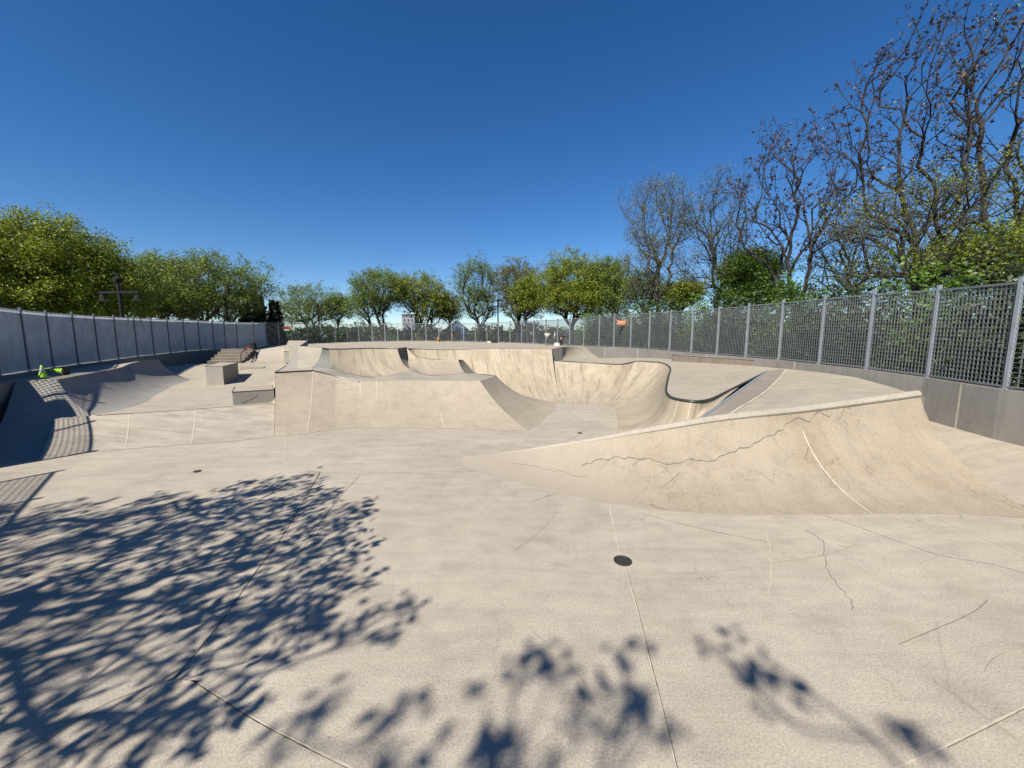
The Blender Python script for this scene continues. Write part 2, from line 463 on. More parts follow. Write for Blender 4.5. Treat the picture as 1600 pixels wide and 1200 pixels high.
jl(fl, [(304, 1066), (350, 1096), (405, 1130), (475, 1167), (560, 1210)], .009, mat=2)
jl(fl, [(447, 682), (443, 725)], .03); jl(fl, [(684, 673), (653, 716)], .03)
jl(fl, [(1455, 808), (1525, 836), (1600, 872), (1680, 915)], .02)
jl(fl, [(1290, 806), (1340, 823), (1400, 845), (1470, 868), (1540, 880), (1600, 895)], .009, mat=2, wob=.5)
jl(fl, [(1640, 1085), (1560, 1125), (1480, 1165), (1390, 1205)], .02); jl(fl, [(1640, 1088), (1560, 1129), (1480, 1169)], .008, mat=2)
jl(fl, [(871, 636), (910, 639), (950, 642)], .03); jl(fl, [(871, 635), (850, 652), (829, 673)], .03)
jl(fl, [(830, 674), (862, 682), (895, 693)], .03)
jl(fl, [(862, 700), (905, 680)], .012, mat=3)
for pts in ([(1256, 828), (1276, 838), (1287, 850), (1290, 878), (1296, 898), (1318, 925), (1332, 945), (1334, 955)],):
    q = [P(x, y) for x, y in pts]; q = [p + Vector((random.uniform(-.02, .02), random.uniform(-.02, .02), 0)) for p in polyline(q, 50)]
    fl.ribbon(q, .006, 2, .005, .6)
jl(fl, [(1544, 937), (1528, 952), (1500, 967), (1460, 984), (1405, 1007)], .010, mat=2)
jl(fl, [(1310, 853), (1320, 855), (1334, 853)], .008, mat=2)
rsc = random.Random(12)
for k in range(46):
    x0, y0 = rsc.uniform(-6, 6), rsc.uniform(2.2, 8.5); a = rsc.gauss(.25, .9); ln = rsc.uniform(.3, 1.8); cv = rsc.gauss(0, .5)
    pts = []
    for q in range(14):
        pts.append(V(x0, y0, 0)); x0 += math.cos(a) * ln / 13; y0 += math.sin(a) * ln / 13; a += cv / 13
    fl.ribbon(pts, rsc.choice((.006, .009, .014)), rsc.choice((4, 4, 5)), .0035 + .0001 * k, .6)
struct(fl, 'floor', [M['floor'], M['joint'], M['crackline'], M['scuff'], plain('wheel_mark', (.44, .385, .31), .9, 0, .25, 7), plain('pale_wear', (.575, .505, .40), .9, 0, .2, 7)])
# raised approach behind the camera
ap = MB()
loft(ap, [V(-14, 1.55, 0), V(9.2, 1.55, 0)], [V(-14, -1.2, .9), V(9.2, -1.2, .9)], 12, 8, .5, False)
ap.face([V(-14, -1.2, .9), V(9.2, -1.2, .9), V(9.2, -9, .9), V(-14, -9, .9)])
struct(ap, 'approach_slope', [M['floor']], True)

# ---- hip quarter pipe on the right
hq = thing('quarter_pipe', V(3, 6, 0), 'big cracked tan quarter pipe rising to the right across the foreground', 'quarter pipe')
hb = MB()
base = [P(x, y) for x, y in ((724, 731), (805, 753), (870, 769), (950, 785), (1050, 798), (1170, 805), (1370, 803), (1500, 804), (1645, 812))]
rimd = [(722, 722, 6.95), (800, 706.5, 7.0), (860, 698, 6.68), (930, 688, 6.38), (1015, 673, 6.15), (1130, 654, 6.1), (1250, 641, 6.1), (1350, 628, 6.15), (1437, 616, 6.2)]
rim = [PY(*q) for q in rimd]
rim[0].z = .02
rowsH = loft(hb, base, rim, 90, 18, .12, True)
seam(hb, rowsH, .745, .03, 1, 0, .92)
seam_h(hb, rowsH, lambda k: .95 - .33 * (1 - k) ** .8 + .08 * math.sin(k * 9), .33, .80, .020, 2, .008, .022, 5)
seam_h(hb, rowsH, lambda k: .62 - .2 * k, .12, .34, .009, 2, .008, .02, 6)
for sd, (u0, u1, t) in enumerate(((.52, .60, .62), (.62, .70, .5), (.45, .5, .75))):
    seam_h(hb, rowsH, t, u0, u1, .008, 2, .008, .05, 20 + sd)
hb.build('face', [M['hip'], M['joint'], M['crackline']], hq, True)
end = MB()                                   # right end and back of the ramp
er = [r[-1] for r in rowsH]
end.grid([er, [Vector((p.x + .02, p.y, -.05)) for p in er]], 0)
end.build('end_face', [M['hip']], hq, True); end = MB()
backbase = [V(-.5, 7.15, .0), V(.6, 7.35, 0), V(1.3, 7.4, 0), V(2.0, 7.35, 0), V(2.5, 7.1, 0), V(2.9, 6.75, 0)]
loft(end, backbase, [rim[0], rim[1], rim[2], rim[3], rim[4], rim[4].lerp(rim[5], .55)], 30, 8, .6, True, flip=True)
end.build('back', [M['hip']], hq, True)
lip = MB()
lp = polyline(rim, 80)
lip.tube([p + Vector((0, .045, -.008)) for p in lp], [.004 + .088 * min(1, max(0, i - 3) / 40) for i in range(80)], 10)
tag(lip.build('lip', [M['lip']], hq, True), 'pale rounded concrete lip')

# ---- right deck slab behind the hip (solid wedge)
rd = thing('concrete_deck', V(6, 9, 0), 'sloping tan concrete deck between the cracked quarter pipe and the right wall', 'deck')
cop2 = [PY(1094, 655.5, 6.22), V(4.6, 7.92, 1.0), V(6.2, 9.8, 1.1), PY(1199, 580, 11.7)]
dk = MB()
edge = polyline(cop2, 16, False)
rt = [lp[k] for k in range(40, 80, 3)] + [lp[-1]]
rt = [p for p in rt if p.x > cop2[0].x + .1]
right = [PY(1445, 621, 6.4), PY(1390, 604, 7.8), PY(1337, 589.5, 9.25), V(8.5, 10.6, 1.27), V(8.45, 12.0, 1.26)]
loop = edge + list(reversed(right)) + list(reversed(rt))
dk.fill(loop, 0, .9)
low = [Vector((p.x, p.y, -.05)) for p in loop]
for i in range(len(loop)):
    j = (i + 1) % len(loop); dk.face([low[j], low[i], loop[i], loop[j]], 0)
a0, a1, am = PY(1140, 653, 6.3), PY(1231, 579, 11.9), PY(1196, 612, 8.2)
wl = drape(dk, polyline([a0, am, a1], 40)); cl2 = drape(dk, [p + Vector((.02, -.02, 0)) for p in polyline([PY(1100, 655, 6.28)] + cop2[1:], 40, False)])
mid2 = drape(dk, [a.lerp(b, .5) for a, b in zip(cl2, wl)])
dk.grid([[p + Vector((0, 0, .006)) for p in r] for r in (cl2, mid2, wl)], 2, True)
dk.ribbon([p + Vector((0, 0, .004)) for p in wl], .06, 1, .012, .5)
dk.build('slab', [M['deck'], M['joint'], concrete('worn_strip_concrete', (.42, .36, .29), (.34, .29, .235), stain=.3, grain=.2)], rd, False)
cp = MB(); cp.tube([p + Vector((0, 0, .01)) for p in polyline(cop2, 24, False)], .04, 8)
tag(cp.build('coping', [M['galv']], rd, True), 'straight steel pipe coping')

# ---- corridor floor on the right
cf = MB()
cf.fill([V(6.0, 4.3, .006), V(6.7, 4.6, .01), V(6.75, 6.3, .12), V(7.2, 7.6, .4), V(8.4, 9.5, .6), V(8.75, 9.0, .58), V(8.75, 6.2, .47), V(8.75, 4.0, .42), V(8.75, 1.6, .40), V(7.2, 1.6, .006), V(6.4, 3.0, .006)], 0, .8)
struct(cf, 'corridor_floor', [M['plaza']], True)

# ---- hip pyramid with upper basin
py = thing('concrete_pyramid', V(-2.5, 11, 0), 'wide tan bank in the middle of the park with flat top and shaded right side', 'ramp')
top = [(430, 582, 1.27), (489, 579, 1.27), (526, 588, 1.09), (562, 596, .95), (650, 594.5, .95), (750, 595, .95)]
bot = [(428, 682), (480, 677), (520, 671), (560, 667), (640, 667.5), (825, 673)]
T6 = [P(*q) for q in top]; B6 = [P(*q) for q in bot]
f = MB(); rowsF = loft(f, B6, T6, 70, 14, .45, False)
seam(f, rowsF, .2, .03); seam(f, rowsF, .60, .03, 1, .72, 1); seam(f, rowsF, .66, .018, 1, .7, 1); seam(f, rowsF, .86, .03, 1, 0, .4)
seam_h(f, rowsF, .86, .2, .55, .02, 1, .007, .01, 3); seam_h(f, rowsF, .5, .2, .5, .012, 1, .007, .012, 4); seam_h(f, rowsF, .42, .02, .2, .012, 1, .007, .01, 8)
seam_h(f, rowsF, 0.0, 0, 1, .03, 1, .008)
f.build('front_bank', [M['bank'], M['joint']], py, False)
f = MB()
rr = [P(750, 595, .95), PY(766, 590, 12.2), P(775, 587, .95), PY(766, 585.6, 13.6), PY(742, 583.5, 14.6)]
rb = [P(825, 673), P(848, 655), P(869, 635), V(1.35, 13.1, 0), V(.9, 14.2, 0)]
rowsR = loft(f, rb, rr, 40, 14, .12, True)
seam_h(f, rowsR, 0.0, 0, .6, .03, 1, .008); seam(f, rowsR, 0.0, .05)
f.build('side_bank', [M['bank'], M['joint']], py, True)
# basin floor between front edge and the rear quarter
E1 = polyline(T6[1:], 40, False) + [PY(766, 590, 12.2), P(775, 587, .95)]
rear_base = [PY(487, 574.5, 11.95), PY(520, 576, 12.15), PY(545, 584, 12.3), PY(575, 588.5, 12.5), PY(612, 589.2, 12.65), PY(632, 584.5, 13.0), PY(641.5, 577, 13.7), PY(648, 580, 13.5), PY(657, 583.5, 13.4), PY(668, 586, 13.25), PY(685, 586.5, 13.3), PY(705, 585.5, 13.4), PY(727, 583, 13.6), PY(742, 583.5, 14.6)]
rear_base = [p - Vector((0, 0, .006)) for p in rear_base]
f = MB(); RB = polyline(rear_base, 42)
f.grid([polyline(E1, 42, False), [a.lerp(b, .5) - Vector((0, 0, .02)) for a, b in zip(polyline(E1, 42, False), RB)], RB], 0)
f.build('basin_floor', [M['lower']], py, True)
# flat pad at the left with steel edge
f = MB()
padb = [PY(465, 575.5, 11.95), PY(448, 571, 13.2)]
pad = [T6[0], T6[1], PY(487, 574.5, 11.95)] + padb
f.fill(pad, 0)
f.build('pad', [M['plaza']], py)
f = MB()
f.tube([p + Vector((0, -.02, 0)) for p in [T6[0], T6[1]]], .03, 6); f.tube([p + Vector((0, -.02, .0)) for p in polyline([T6[1], T6[2], T6[3]], 14)], .03, 6)
f.tube([T6[0], padb[1]], .02, 6)
tag(f.build('edge_angle', [M['steel']], py), 'dark steel edging')
f = MB()                                        # left flank of the pad: small transition down to the plaza
rowsL = loft(f, [P(429, 632, .47), V(-7.6, 11.4, .5), V(-9.0, 13.6, .53)], [T6[0], T6[0].lerp(padb[1], .5), padb[1]], 20, 10, .1, False)
cl_ = [r[0] for r in rowsF]; f.grid([[Vector((p.x - .03, p.y + .02, -.02)) for p in cl_], [p + Vector((-.01, 0, 0)) for p in cl_]], 0)
f.build('left_flank', [M['bank']], py, True)

# ---- rear quarter with its tall left shoulder
rq = thing('rear_quarter', V(-5, 14, .9), 'short curved quarter pipe facing the camera behind the middle bank', 'quarter pipe')
qr = [PY(514, 545.5, 13.2), PY(540, 545.2, 13.6), PY(564, 544.6, 13.95), PY(585, 544.3, 14.2), PY(602, 544.6, 14.4), PY(621, 545, 14.45)]
qb = [PY(520, 576, 12.15), PY(545, 584, 12.3), PY(575, 588.5, 12.5), PY(612, 589.2, 12.65), PY(632, 584.5, 13.0), PY(642, 577, 13.7)]
f = MB(); rowsQ = loft(f, qb, qr, 50, 16, .0, True)
seam(f, rowsQ, .33, .03); seam(f, rowsQ, .78, .03)
f.build('face', [M['bowl'], M['joint']], rq, True)
f = MB()
sec_r = [PY(634.5, 543, 15.8), PY(640, 549, 15.5), PY(647, 555, 15.15), PY(657, 559.5, 15.1), PY(672, 561.5, 15), PY(700, 562, 15), PY(716, 562, 15)]
sec_b = [PY(641, 577, 13.7), PY(648, 580, 13.5), PY(657, 583.5, 13.4), PY(668, 586, 13.25), PY(685, 586.5, 13.3), PY(705, 585.5, 13.4), PY(727, 583, 13.6)]
rowsS = loft(f, sec_b, sec_r, 40, 12, .1, True)
seam(f, rowsS, .56, .03)
f.build('low_face', [M['bank'], M['joint']], rq, True)
f = MB()                                        # ends facing right, their shade painted in with darker concrete
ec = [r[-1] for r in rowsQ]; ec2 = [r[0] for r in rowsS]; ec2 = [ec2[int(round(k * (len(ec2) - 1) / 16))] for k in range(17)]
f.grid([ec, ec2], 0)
f.build('end_wall', [M['brown_and_shade']], rq)
f = MB()
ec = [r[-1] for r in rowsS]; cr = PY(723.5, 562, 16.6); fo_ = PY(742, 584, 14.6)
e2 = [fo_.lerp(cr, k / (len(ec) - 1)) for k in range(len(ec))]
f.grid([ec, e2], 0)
f.build('ridge_end', [M['brown_and_shade']], rq)  # darker concrete stands in for shade on this end too
f = MB()                                        # back of the low ridge down to the deep bowl
loft(f, [V(-3.8, 16.6, 0), V(-2.6, 16.3, 0), V(-.6, 16.0, 0), V(.2, 15.2, 0)], [sec_r[0], sec_r[3], sec_r[5], cr], 20, 6, .3, False, flip=True)
f.build('back', [M['bank']], rq, True)
# shoulder
f = MB()
s0, s1 = PY(464, 575.8, 11.97), PY(486, 574.6, 11.97)
t0, t1 = PY(465.5, 541, 12.9), PY(503.5, 544.0, 13.0)
n = 12
ra = [];
for k in range(n + 1):
    t = k / n
    a = s0.lerp(t0, t); b = s1.lerp(t1, t); b.z = s1.z + (t1.z - s1.z) * arcz(t, 1.3, .8, .2)
    mid = a.lerp(b, .5); ra.append([a, a.lerp(b, .33), a.lerp(b, .66), b])
f.grid(ra, 0)
f.build('shoulder', [M['plaza']], rq, True)
f = MB()
rb_ = [r[-1] for r in ra]; rc = [r[0] for r in rowsQ]
m_ = []
for k in range(n + 1):
    i = int(round(k * (len(rc) - 1) / n)); m_.append(rc[i])
f.grid([[a, a.lerp(b, .5), b] for a, b in zip(rb_, m_)], 0)
f.face([s0, PY(448, 571, 13.2), PY(456, 560, 13.1), PY(464, 546, 13.0), t0])
f.build('wing', [M['block']], rq, True)
f = MB(); f.tube([p + Vector((0, 0, .0)) for p in [t1] + polyline(qr, 20) + [sec_r[0]]], .028, 6)
tag(f.build('coping', [M['steel']], rq), 'thin dark steel coping')

# ---- deep bowl walls and copings
bw = thing('skate_bowl', V(2, 15, 0), 'deep tan bowl with dark pipe coping winding round its right side', 'bowl')
fr = [V(-4.75, 16.2, 1.72), PY(640, 544.5, 17.5), PY(680, 545.8, 17.7), PY(712, 546, 17.8), PY(750, 544.5, 17.7), PY(790, 544, 17.6), PY(830, 544.6, 17.55), PY(862, 545.5, 17.5)]
fb = [V(-3.9, 15.7, .4), V(-3.9, 16.0, 0), V(-2.8, 15.6, 0), V(-1.8, 15.2, 0), V(-.6, 14.5, 0), V(.5, 13.7, 0), V(1.2, 13.1, 0), V(1.75, 12.75, 0)]
f = MB(); rowsA = loft(f, fb, fr, 90, 18, .0, True)
f.build('far_wall', [M['bowl'], M['joint']], bw, True)
c1 = [(862, 563.5, 1.2), (915, 566.8, 1.165), (966, 569.5, 1.11), (995, 565, 1.19), (1018, 565.8, 1.21), (1036, 567.8, 1.2), (1047, 575, 1.15), (1044, 590, 1.09), (1041, 606, 1.04), (1042, 614, 1.02), (1050, 621.5, 1.0), (1070, 626, 1.0), (1090, 627.5, 1.0), (1112, 623.5, 1.0), (1140, 610, 1.05), (1170, 595, 1.13), (1199, 580, 1.2)]
C1 = [P(*q) for q in c1]
b1 = [V(1.75, 12.75, 0), V(2.3, 12.75, 0), V(2.75, 12.7, 0), V(3.0, 12.6, 0), V(3.12, 12.45, 0), V(3.2, 12.25, 0), V(3.2, 11.9, 0), V(2.95, 10.8, 0), V(2.68, 9.6, 0), V(2.45, 8.9, 0), V(2.3, 8.2, 0), V(2.35, 7.5, 0), V(2.75, 6.95, .12), V(3.35, 6.75, .70), V(4.5, 7.95, .985), V(6.1, 9.85, 1.10), V(7.75, 11.68, 1.19)]
f = MB(); rowsB = loft(f, b1, C1, 150, 16, .0, True)
for u in (.66, .72): seam(f, rowsB, u, .03)
seam_h(f, rowsB, 0.0, .34, .6, .03, 1, .008)
f.build('right_wall', [M['bowl'], M['joint']], bw, True)
f = MB(); ca = [r[-1] for r in rowsA]; cb = [rowsB[int(round(k * (len(rowsB) - 1) / (len(rowsA) - 1)))][0] for k in range(len(rowsA))]
f.grid([ca, cb], 0); f.build('wall_return', [M['bowl']], bw, True)
f = MB(); f.tube([p + Vector((0, 0, .005)) for p in polyline(C1, 130)], .034, 8)
tag(f.build('coping', [M['steel']], bw, True), 'dark steel pipe coping')
f = MB()                                        # end of the raised far wall
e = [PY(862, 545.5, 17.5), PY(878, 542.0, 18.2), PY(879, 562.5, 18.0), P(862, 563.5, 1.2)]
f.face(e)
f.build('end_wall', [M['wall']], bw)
f = MB(); f.tube([p + Vector((0, -.01, 0)) for p in polyline(fr, 60)], .025, 6); f.build('rim_edge', [M['block']], bw, True)

# ---- fence lines (post positions from the survey)
def fenceline(data): return [PY(px, py, Y) for px, py, Y in data]
right_line = [V(8.35, -3.0, 1.2), V(8.38, .5, 1.23), V(8.42, 3.4, 1.27)] + fenceline([(1571, 608, 6.54), (1450, 590, 7.98), (1354, 577, 9.36), (1280, 569, 10.75), (1217, 562, 12.3), (1165, 558, 13.7), (1120, 554.3, 15.2), (1080, 551, 16.6), (1046, 548, 18.05), (1014, 545.3, 19.5), (985, 543.3, 20.8), (959, 542, 22.1), (936, 541.2, 23.4), (912, 540.4, 24.9), (890, 539.8, 26.4), (871, 539, 27.8), (853, 538, 29.2), (834, 536.8, 30.8), (815, 536, 32.3)])
far_line = fenceline([(815, 536, 32.3), (797, 535.2, 33.8), (779, 534.8, 35.2), (761, 534.3, 36.6), (743, 534, 38), (725, 533.6, 38.6), (706, 533.2, 39), (686, 533, 39.6), (666, 532.7, 40), (644, 532.8, 40.2), (622, 533, 40.2), (602, 533.3, 40.2), (582, 533.6, 40.2), (561, 534, 39.8), (543, 534.4, 39), (525, 534.8, 38), (503, 535.4, 36.6), (481, 536.3, 35.2), (458, 537.2, 33.8), (437, 538.3, 32.4), (417, 539.5, 31.2)])
left_line = fenceline([(417, 539.5, 31.2), (398, 541.5, 29.3), (372, 545, 26.6), (353, 545.6, 25.6), (335, 546.2, 24.8), (313, 547, 23.8), (290, 549, 22.5), (266, 551.5, 21), (241, 554.2, 19.6), (215, 557, 18.2), (185, 561, 16.7), (155, 565, 15.4), (122, 569, 14.1), (83, 574.5, 12.75), (45, 580, 11.45)])
p_ = left_line[-1].copy(); pe = V(-9.85, 4.62, 1.2); nvis = len(left_line)
k_ = max(1, round((pe - p_).length / (1.5 * S)))
left_line += [p_.lerp(pe, k / k_) for k in range(1, k_ + 1)]
near_line = [V(-9.23 + .99 * k, 3.51 - 1.125 * k, 1.2) for k in range(4)]
FH = 1.83 * S
def bars_panel(a, b, mat, name, parent, nb=20, nr=21, bw_=.018, bd=.02, sheet=None):
    mb = MB(); d = b - a; L = Vector((d.x, d.y, 0)).length; u = d / L; nrm = Vector((-d.y, d.x, 0)).normalized()
    ang = math.atan2(d.y, d.x); rot = Matrix.Rotation(ang, 3, 'Z')
    for k in range(1, nb):
        p = a + d * (k / nb)
        mb.box(p + Vector((0, 0, .05 + (FH - .08) / 2)), (bw_, bd, FH - .08), rot)
    for k in range(nr + 1):
        z = .06 + (FH - .12) * k / nr
        r_ = .005 if k not in (0, nr) else .022
        mid = (a + b) / 2 + Vector((0, 0, z)); sl = math.atan2(d.z, L)
        mb.box(mid + nrm * .012, (d.length - .03, r_ * 1.8, r_ * 2), rot @ Matrix.Rotation(-sl, 3, 'Y'))
    return mb.build(name, [mat], parent)
def sheet(a, b, z0, z1, mat, parent, side):  # opaque sheet added behind the bars to throw a solid shadow
    mb = MB(); d = b - a; nrm = Vector((-d.y, d.x, 0)).normalized() * side
    aa, bb = a + d * .015 + nrm * .03, b - d * .015 + nrm * .03
    up0, up1 = Vector((0, 0, z0)), Vector((0, 0, z1)); th = nrm * .006
    mb.hexa([aa + up0, bb + up0, bb + up0 + th, aa + up0 + th], [aa + up1, bb + up1, bb + up1 + th, aa + up1 + th])
    return mb.build('added_shade_sheet', [mat], parent)
def make_fence(line, label, mat, postmat, sheet_h=None, nb=20, nr=21, skip=()):
    root = thing('mesh_fence', line[0], label, 'fence')
    for i, p in enumerate(line):
        mb = MB(); q = line[min(i + 1, len(line) - 1)] - line[max(i - 1, 0)]
        rot = Matrix.Rotation(math.atan2(q.y, q.x), 3, 'Z')
        mb.box(p + Vector((0, 0, FH / 2 + .03)), (.075, .075, FH + .06), rot)
        mb.box(p + Vector((0, 0, FH + .07)), (.085, .085, .02), rot)
        mb.box(p + Vector((0, 0, .01)), (.15, .15, .02), rot)
        mb.build('post', [postmat], root)
    for i, (a, b) in enumerate(zip(line, line[1:])):
        pn = bars_panel(a, b, mat, 'panel', root, nb, nr)
        if sheet_h: sheet(a, b, .07, FH - .78 if i >= nvis else sheet_h, M['shade_sheet'], pn, -1)  # added sheets; the out-of-frame ones stop lower to shape the shadow edge
    return root
make_fence(right_line, 'tall galvanised grating fence on the right wall, dark hedge behind it', M['bars'], M['galv'])
make_fence(far_line, 'distant grating fence along the back of the park, see-through', M['bars'], M['galv'], None, 14, 14)
make_fence(left_line, 'blue-grey grating fence with added shade sheets running along the left side of the park', M['barsleft'], M['postleft'], FH - .13, 20, 20)
make_fence(near_line, 'open grating fence at the near left corner by the entrance gap', M['bars'], M['galv'])

def make_wall(line, label, mat, off=.0, th=.24, zb=-1.3, joints=()):
    root = thing('concrete_wall', line[0], label, 'wall')
    mb = MB(); L_, R_ = [], []
    for i, p in enumerate(line):
        q = line[min(i + 1, len(line) - 1)] - line[max(i - 1, 0)]
        nrm = Vector((-q.y, q.x, 0)).normalized()
        L_.append(p + nrm * (th / 2)); R_.append(p - nrm * (th / 2))
    def lowv(p): return Vector((p.x, p.y, zb))
    mb.grid([[lowv(p) for p in L_], [p.copy() for p in L_], [p.copy() for p in R_], [lowv(p) for p in R_]], 0)
    for E in (0, -1): mb.face([lowv(L_[E]), lowv(R_[E]), R_[E], L_[E]])
    for side, i, f_ in joints:
        E = L_ if side > 0 else R_
        p = E[i].lerp(E[i + 1], f_); t = (E[i + 1] - E[i]).normalized() * .03
        q = line[i + 1] - line[i]; nrm = Vector((-q.y, q.x, 0)).normalized() * side * .005
        mb.face([lowv(p - t) + nrm, lowv(p + t) + nrm, p + t + nrm, p - t + nrm], 1)
    mb.build('coping_wall', [mat, M['joint']], root)
    return root
make_wall(right_line, 'grey concrete wall under the right fence', M['wall'], joints=[(1, 3, .45), (1, 9, .3), (1, 12, .5), (1, 14, .5), (1, 6, .5)])
make_wall(far_line, 'low concrete kerb wall under the back fence', M['wall'])
make_wall(left_line, 'dark shaded concrete wall under the left fence', M['wall'])
make_wall(near_line, 'short concrete wall under the near left fence', M['wall'])

# ---- decks (structure)
dm = MB()
rw = [p + Vector((-.13, 0, -.0)) for p in right_line]
# right deck (peninsula), inside coping 1
dl = list(polyline(C1, 60))
wall_in = [V(8.42, 12.0, 1.26), V(8.3, 13.2, 1.25), V(8.05, 15.0, 1.25), V(7.6, 16.7, 1.25), V(6.9, 19.0, 1.24), PY(937, 559.5, 19.6)]
dm.fill(dl + wall_in + [PY(905, 561, 18.8), PY(879, 562.5, 18.0)], 0, 1.2)
dm.ribbon(drape(dm, polyline([P(1117, 576, 1.2), P(1136, 605, 1.06)], 12)), .03, 1, .012)
dm.ribbon(drape(dm, polyline([P(1050, 574, 1.2), P(1120, 574.5, 1.19), P(1187, 575, 1.22)], 24)), .03, 1, .012)
# bank from the right deck to the far deck
tb = [PY(878, 542.0, 18.2), PY(896, 541.6, 21), PY(914, 541.6, 24.0)]
bb_ = [PY(879, 562.5, 18.0), PY(905, 561, 18.8), PY(937, 559.5, 19.6)]
loft(dm, bb_, tb, 20, 10, .4, False)
struct(dm, 'right_deck', [M['deck'], M['joint']])
fd = MB()
front = [PY(443, 541, 24.5), PY(465.5, 541, 12.9), t1] + polyline(qr, 12)[0:] + [sec_r[0]] + [p + Vector((0, 0, .003)) for p in polyline(fr, 30)[4:]] + tb
farb = list(reversed([p + Vector((0, -.1, -.02)) for p in right_line[17:]])) 
farb = [p + Vector((-.1, -.1, -.02)) for p in right_line if p.y > 24.2 * S] + [p + Vector((.0, -.1, -.02)) for p in far_line[1:]] + [left_line[1] + Vector((.1, 0, -.1)), left_line[2] + Vector((.15, 0, -.2))]
fd.fill(front + farb + [PY(396, 547, 24.0), PY(420, 543.6, 24.2)], 0, 2.2)
da_, db_ = PY(443, 541, 24.5), PY(465.5, 541, 12.9)
fd.grid([[Vector((p.x, p.y, .3)) for p in (da_, da_.lerp(db_, .5), db_)], [da_, da_.lerp(db_, .5), db_]], 0)
struct(fd, 'far_deck', [M['deck'], M['joint']], True)

# ---- left plaza and its bank
pz = MB()
qbase = [P(160, 648, .47), V(-9.75, 10.3, .47), V(-11.0, 12.3, .47), V(-12.1, 14.1, .47), V(-12.9, 15.6, .5)]
pzl = [P(150, 649, .47), P(225, 644, .47), P(300, 639, .47), P(364, 634, .47), P(430, 629.5, .47), V(-6.2, 10.9, .48), V(-6.9, 13.2, .52), V(-8.6, 16.0, .70), PY(462, 567, 19.0), PY(444, 565.5, 21.5), PY(420, 565.8, 21.5), PY(393, 566.5, 21.5), PY(377, 567.5, 21.5), PY(326, 568.5, 20.8), PY(300, 568.5, 20.4), V(-18.0, 18.6, .72), V(-16.6, 16.2, .6), V(-15.2, 16.6, .53), V(-14.3, 15.4, .5), V(-12.9, 13.0, .46), V(-11.6, 10.9, .46), V(-10.7, 9.6, .46)]
pz.fill(pzl, 0, 1.1)
for pts in ([P(160, 648, .475), P(225, 644, .475), P(300, 639, .475), P(364, 634, .475), P(430, 629.5, .475)],):
    pz.ribbon(polyline(pts, 30), .035, 1, .012)
struct(pz, 'plaza', [M['plaza'], M['joint']])
lb = thing('low_bank', V(-7, 8.5, 0), 'low gentle concrete bank at the left edge of the middle bank', 'ramp')
f = MB()
rowsLB = loft(f, [P(60, 719), P(150, 705), P(220, 700), P(292, 694), P(360, 690), P(428, 682)], [P(85, 655, .43), P(160, 648, .47), P(225, 644, .47), P(300, 639, .47), P(364, 634, .47), P(430, 629.5, .47)], 40, 10, .6, False)
seam(f, rowsLB, .33, .025); seam(f, rowsLB, .62, .03); seam_h(f, rowsLB, 0.0, 0.1, 1, .03, 1, .008)
f.build('face', [M['lower'], M['joint']], lb, True)
# step with brown face beside the big block
st = thing('concrete_step', V(-11.8, 17.6, .6), 'low brown-faced concrete step behind the tall grey block', 'ledge')
f = MB()
a, b = PY(374, 574, 17.4), PY(411.5, 574, 17.4)
a2, b2 = PY(376, 581.8, 17.3), PY(408, 581.6, 17.3)
f.face([a2, b2, b, a]); f.fill([a, b, PY(424, 570, 19.2), PY(376, 569.3, 19.6)], 1)
f.face([b2, PY(420, 572, 19.2), PY(424, 570, 19.2), b])
f.build('block', [M['brown_and_shade'], M['plaza']], st)

def block(name, corners, label, cat, mat, zb=None, edge=True, topmat=None):
    c0 = sum(corners[0], Vector()) / 4
    root = thing(name, c0, label, cat)
    mb = MB(); bot, tp = corners
    mb.hexa(bot, tp)
    mb.m[1] = 1
    mb.build('body', [mat, topmat or M['plaza']], root)
    if edge:
        e = MB(); n = len(tp)
        for i in (0, 1, n - 1): e.tube([tp[i], tp[(i + 1) % n]], .013, 5)
        e.build('edge_angle', [M['steel']], root)
    return root
def quad(p0, p1, depth, z0, z1):
    d = (p1 - p0); d.z = 0; nrm = Vector((-d.y, d.x, 0)).normalized() * depth
    q = [p0, p1, p1 + nrm, p0 + nrm]
    return [Vector((p.x, p.y, z0 * S)) for p in q], [Vector((p.x, p.y, z1 * S)) for p in q]
bt = [P(320.5, 572.3, 1.215), P(347.5, 572.6, 1.215), P(371.5, 566.7, 1.215), P(343, 566.2, 1.215)]
block('concrete_block', ([Vector((p.x, p.y, .40 * S)) for p in bt], bt), 'tall pale grey concrete block standing alone on the left plaza', 'block', M['block'])
block('concrete_ledge', quad(P(364.5, 633.5, .47), P(429, 628.5, .47), 1.25 * S, .40, .82), 'low grey concrete ledge with a dark crack scratch on its front', 'ledge', M['block'])
lg = [o for o in bpy.data.objects if o.name == 'concrete_ledge'][0]
f = MB()
pa, pb = P(380, 631, .47), P(420, 628.6, .47)
fr_ = lambda u, v: (P(364.5, 633.5, .47).lerp(P(429, 628.5, .47), u) + Vector((-.004, -.008, .35 * S * v)))
pts = [fr_(u, v) for u, v in ((.2, .12), (.3, .2), (.36, .3), (.46, .36), (.5, .5), (.56, .52), (.62, .75))]
rows = [[p - Vector((0, 0, .012)) for p in pts], [p + Vector((0, 0, .012)) for p in pts]]
f.grid(rows); tag(f.build('crack', [M['crackline']], lg))
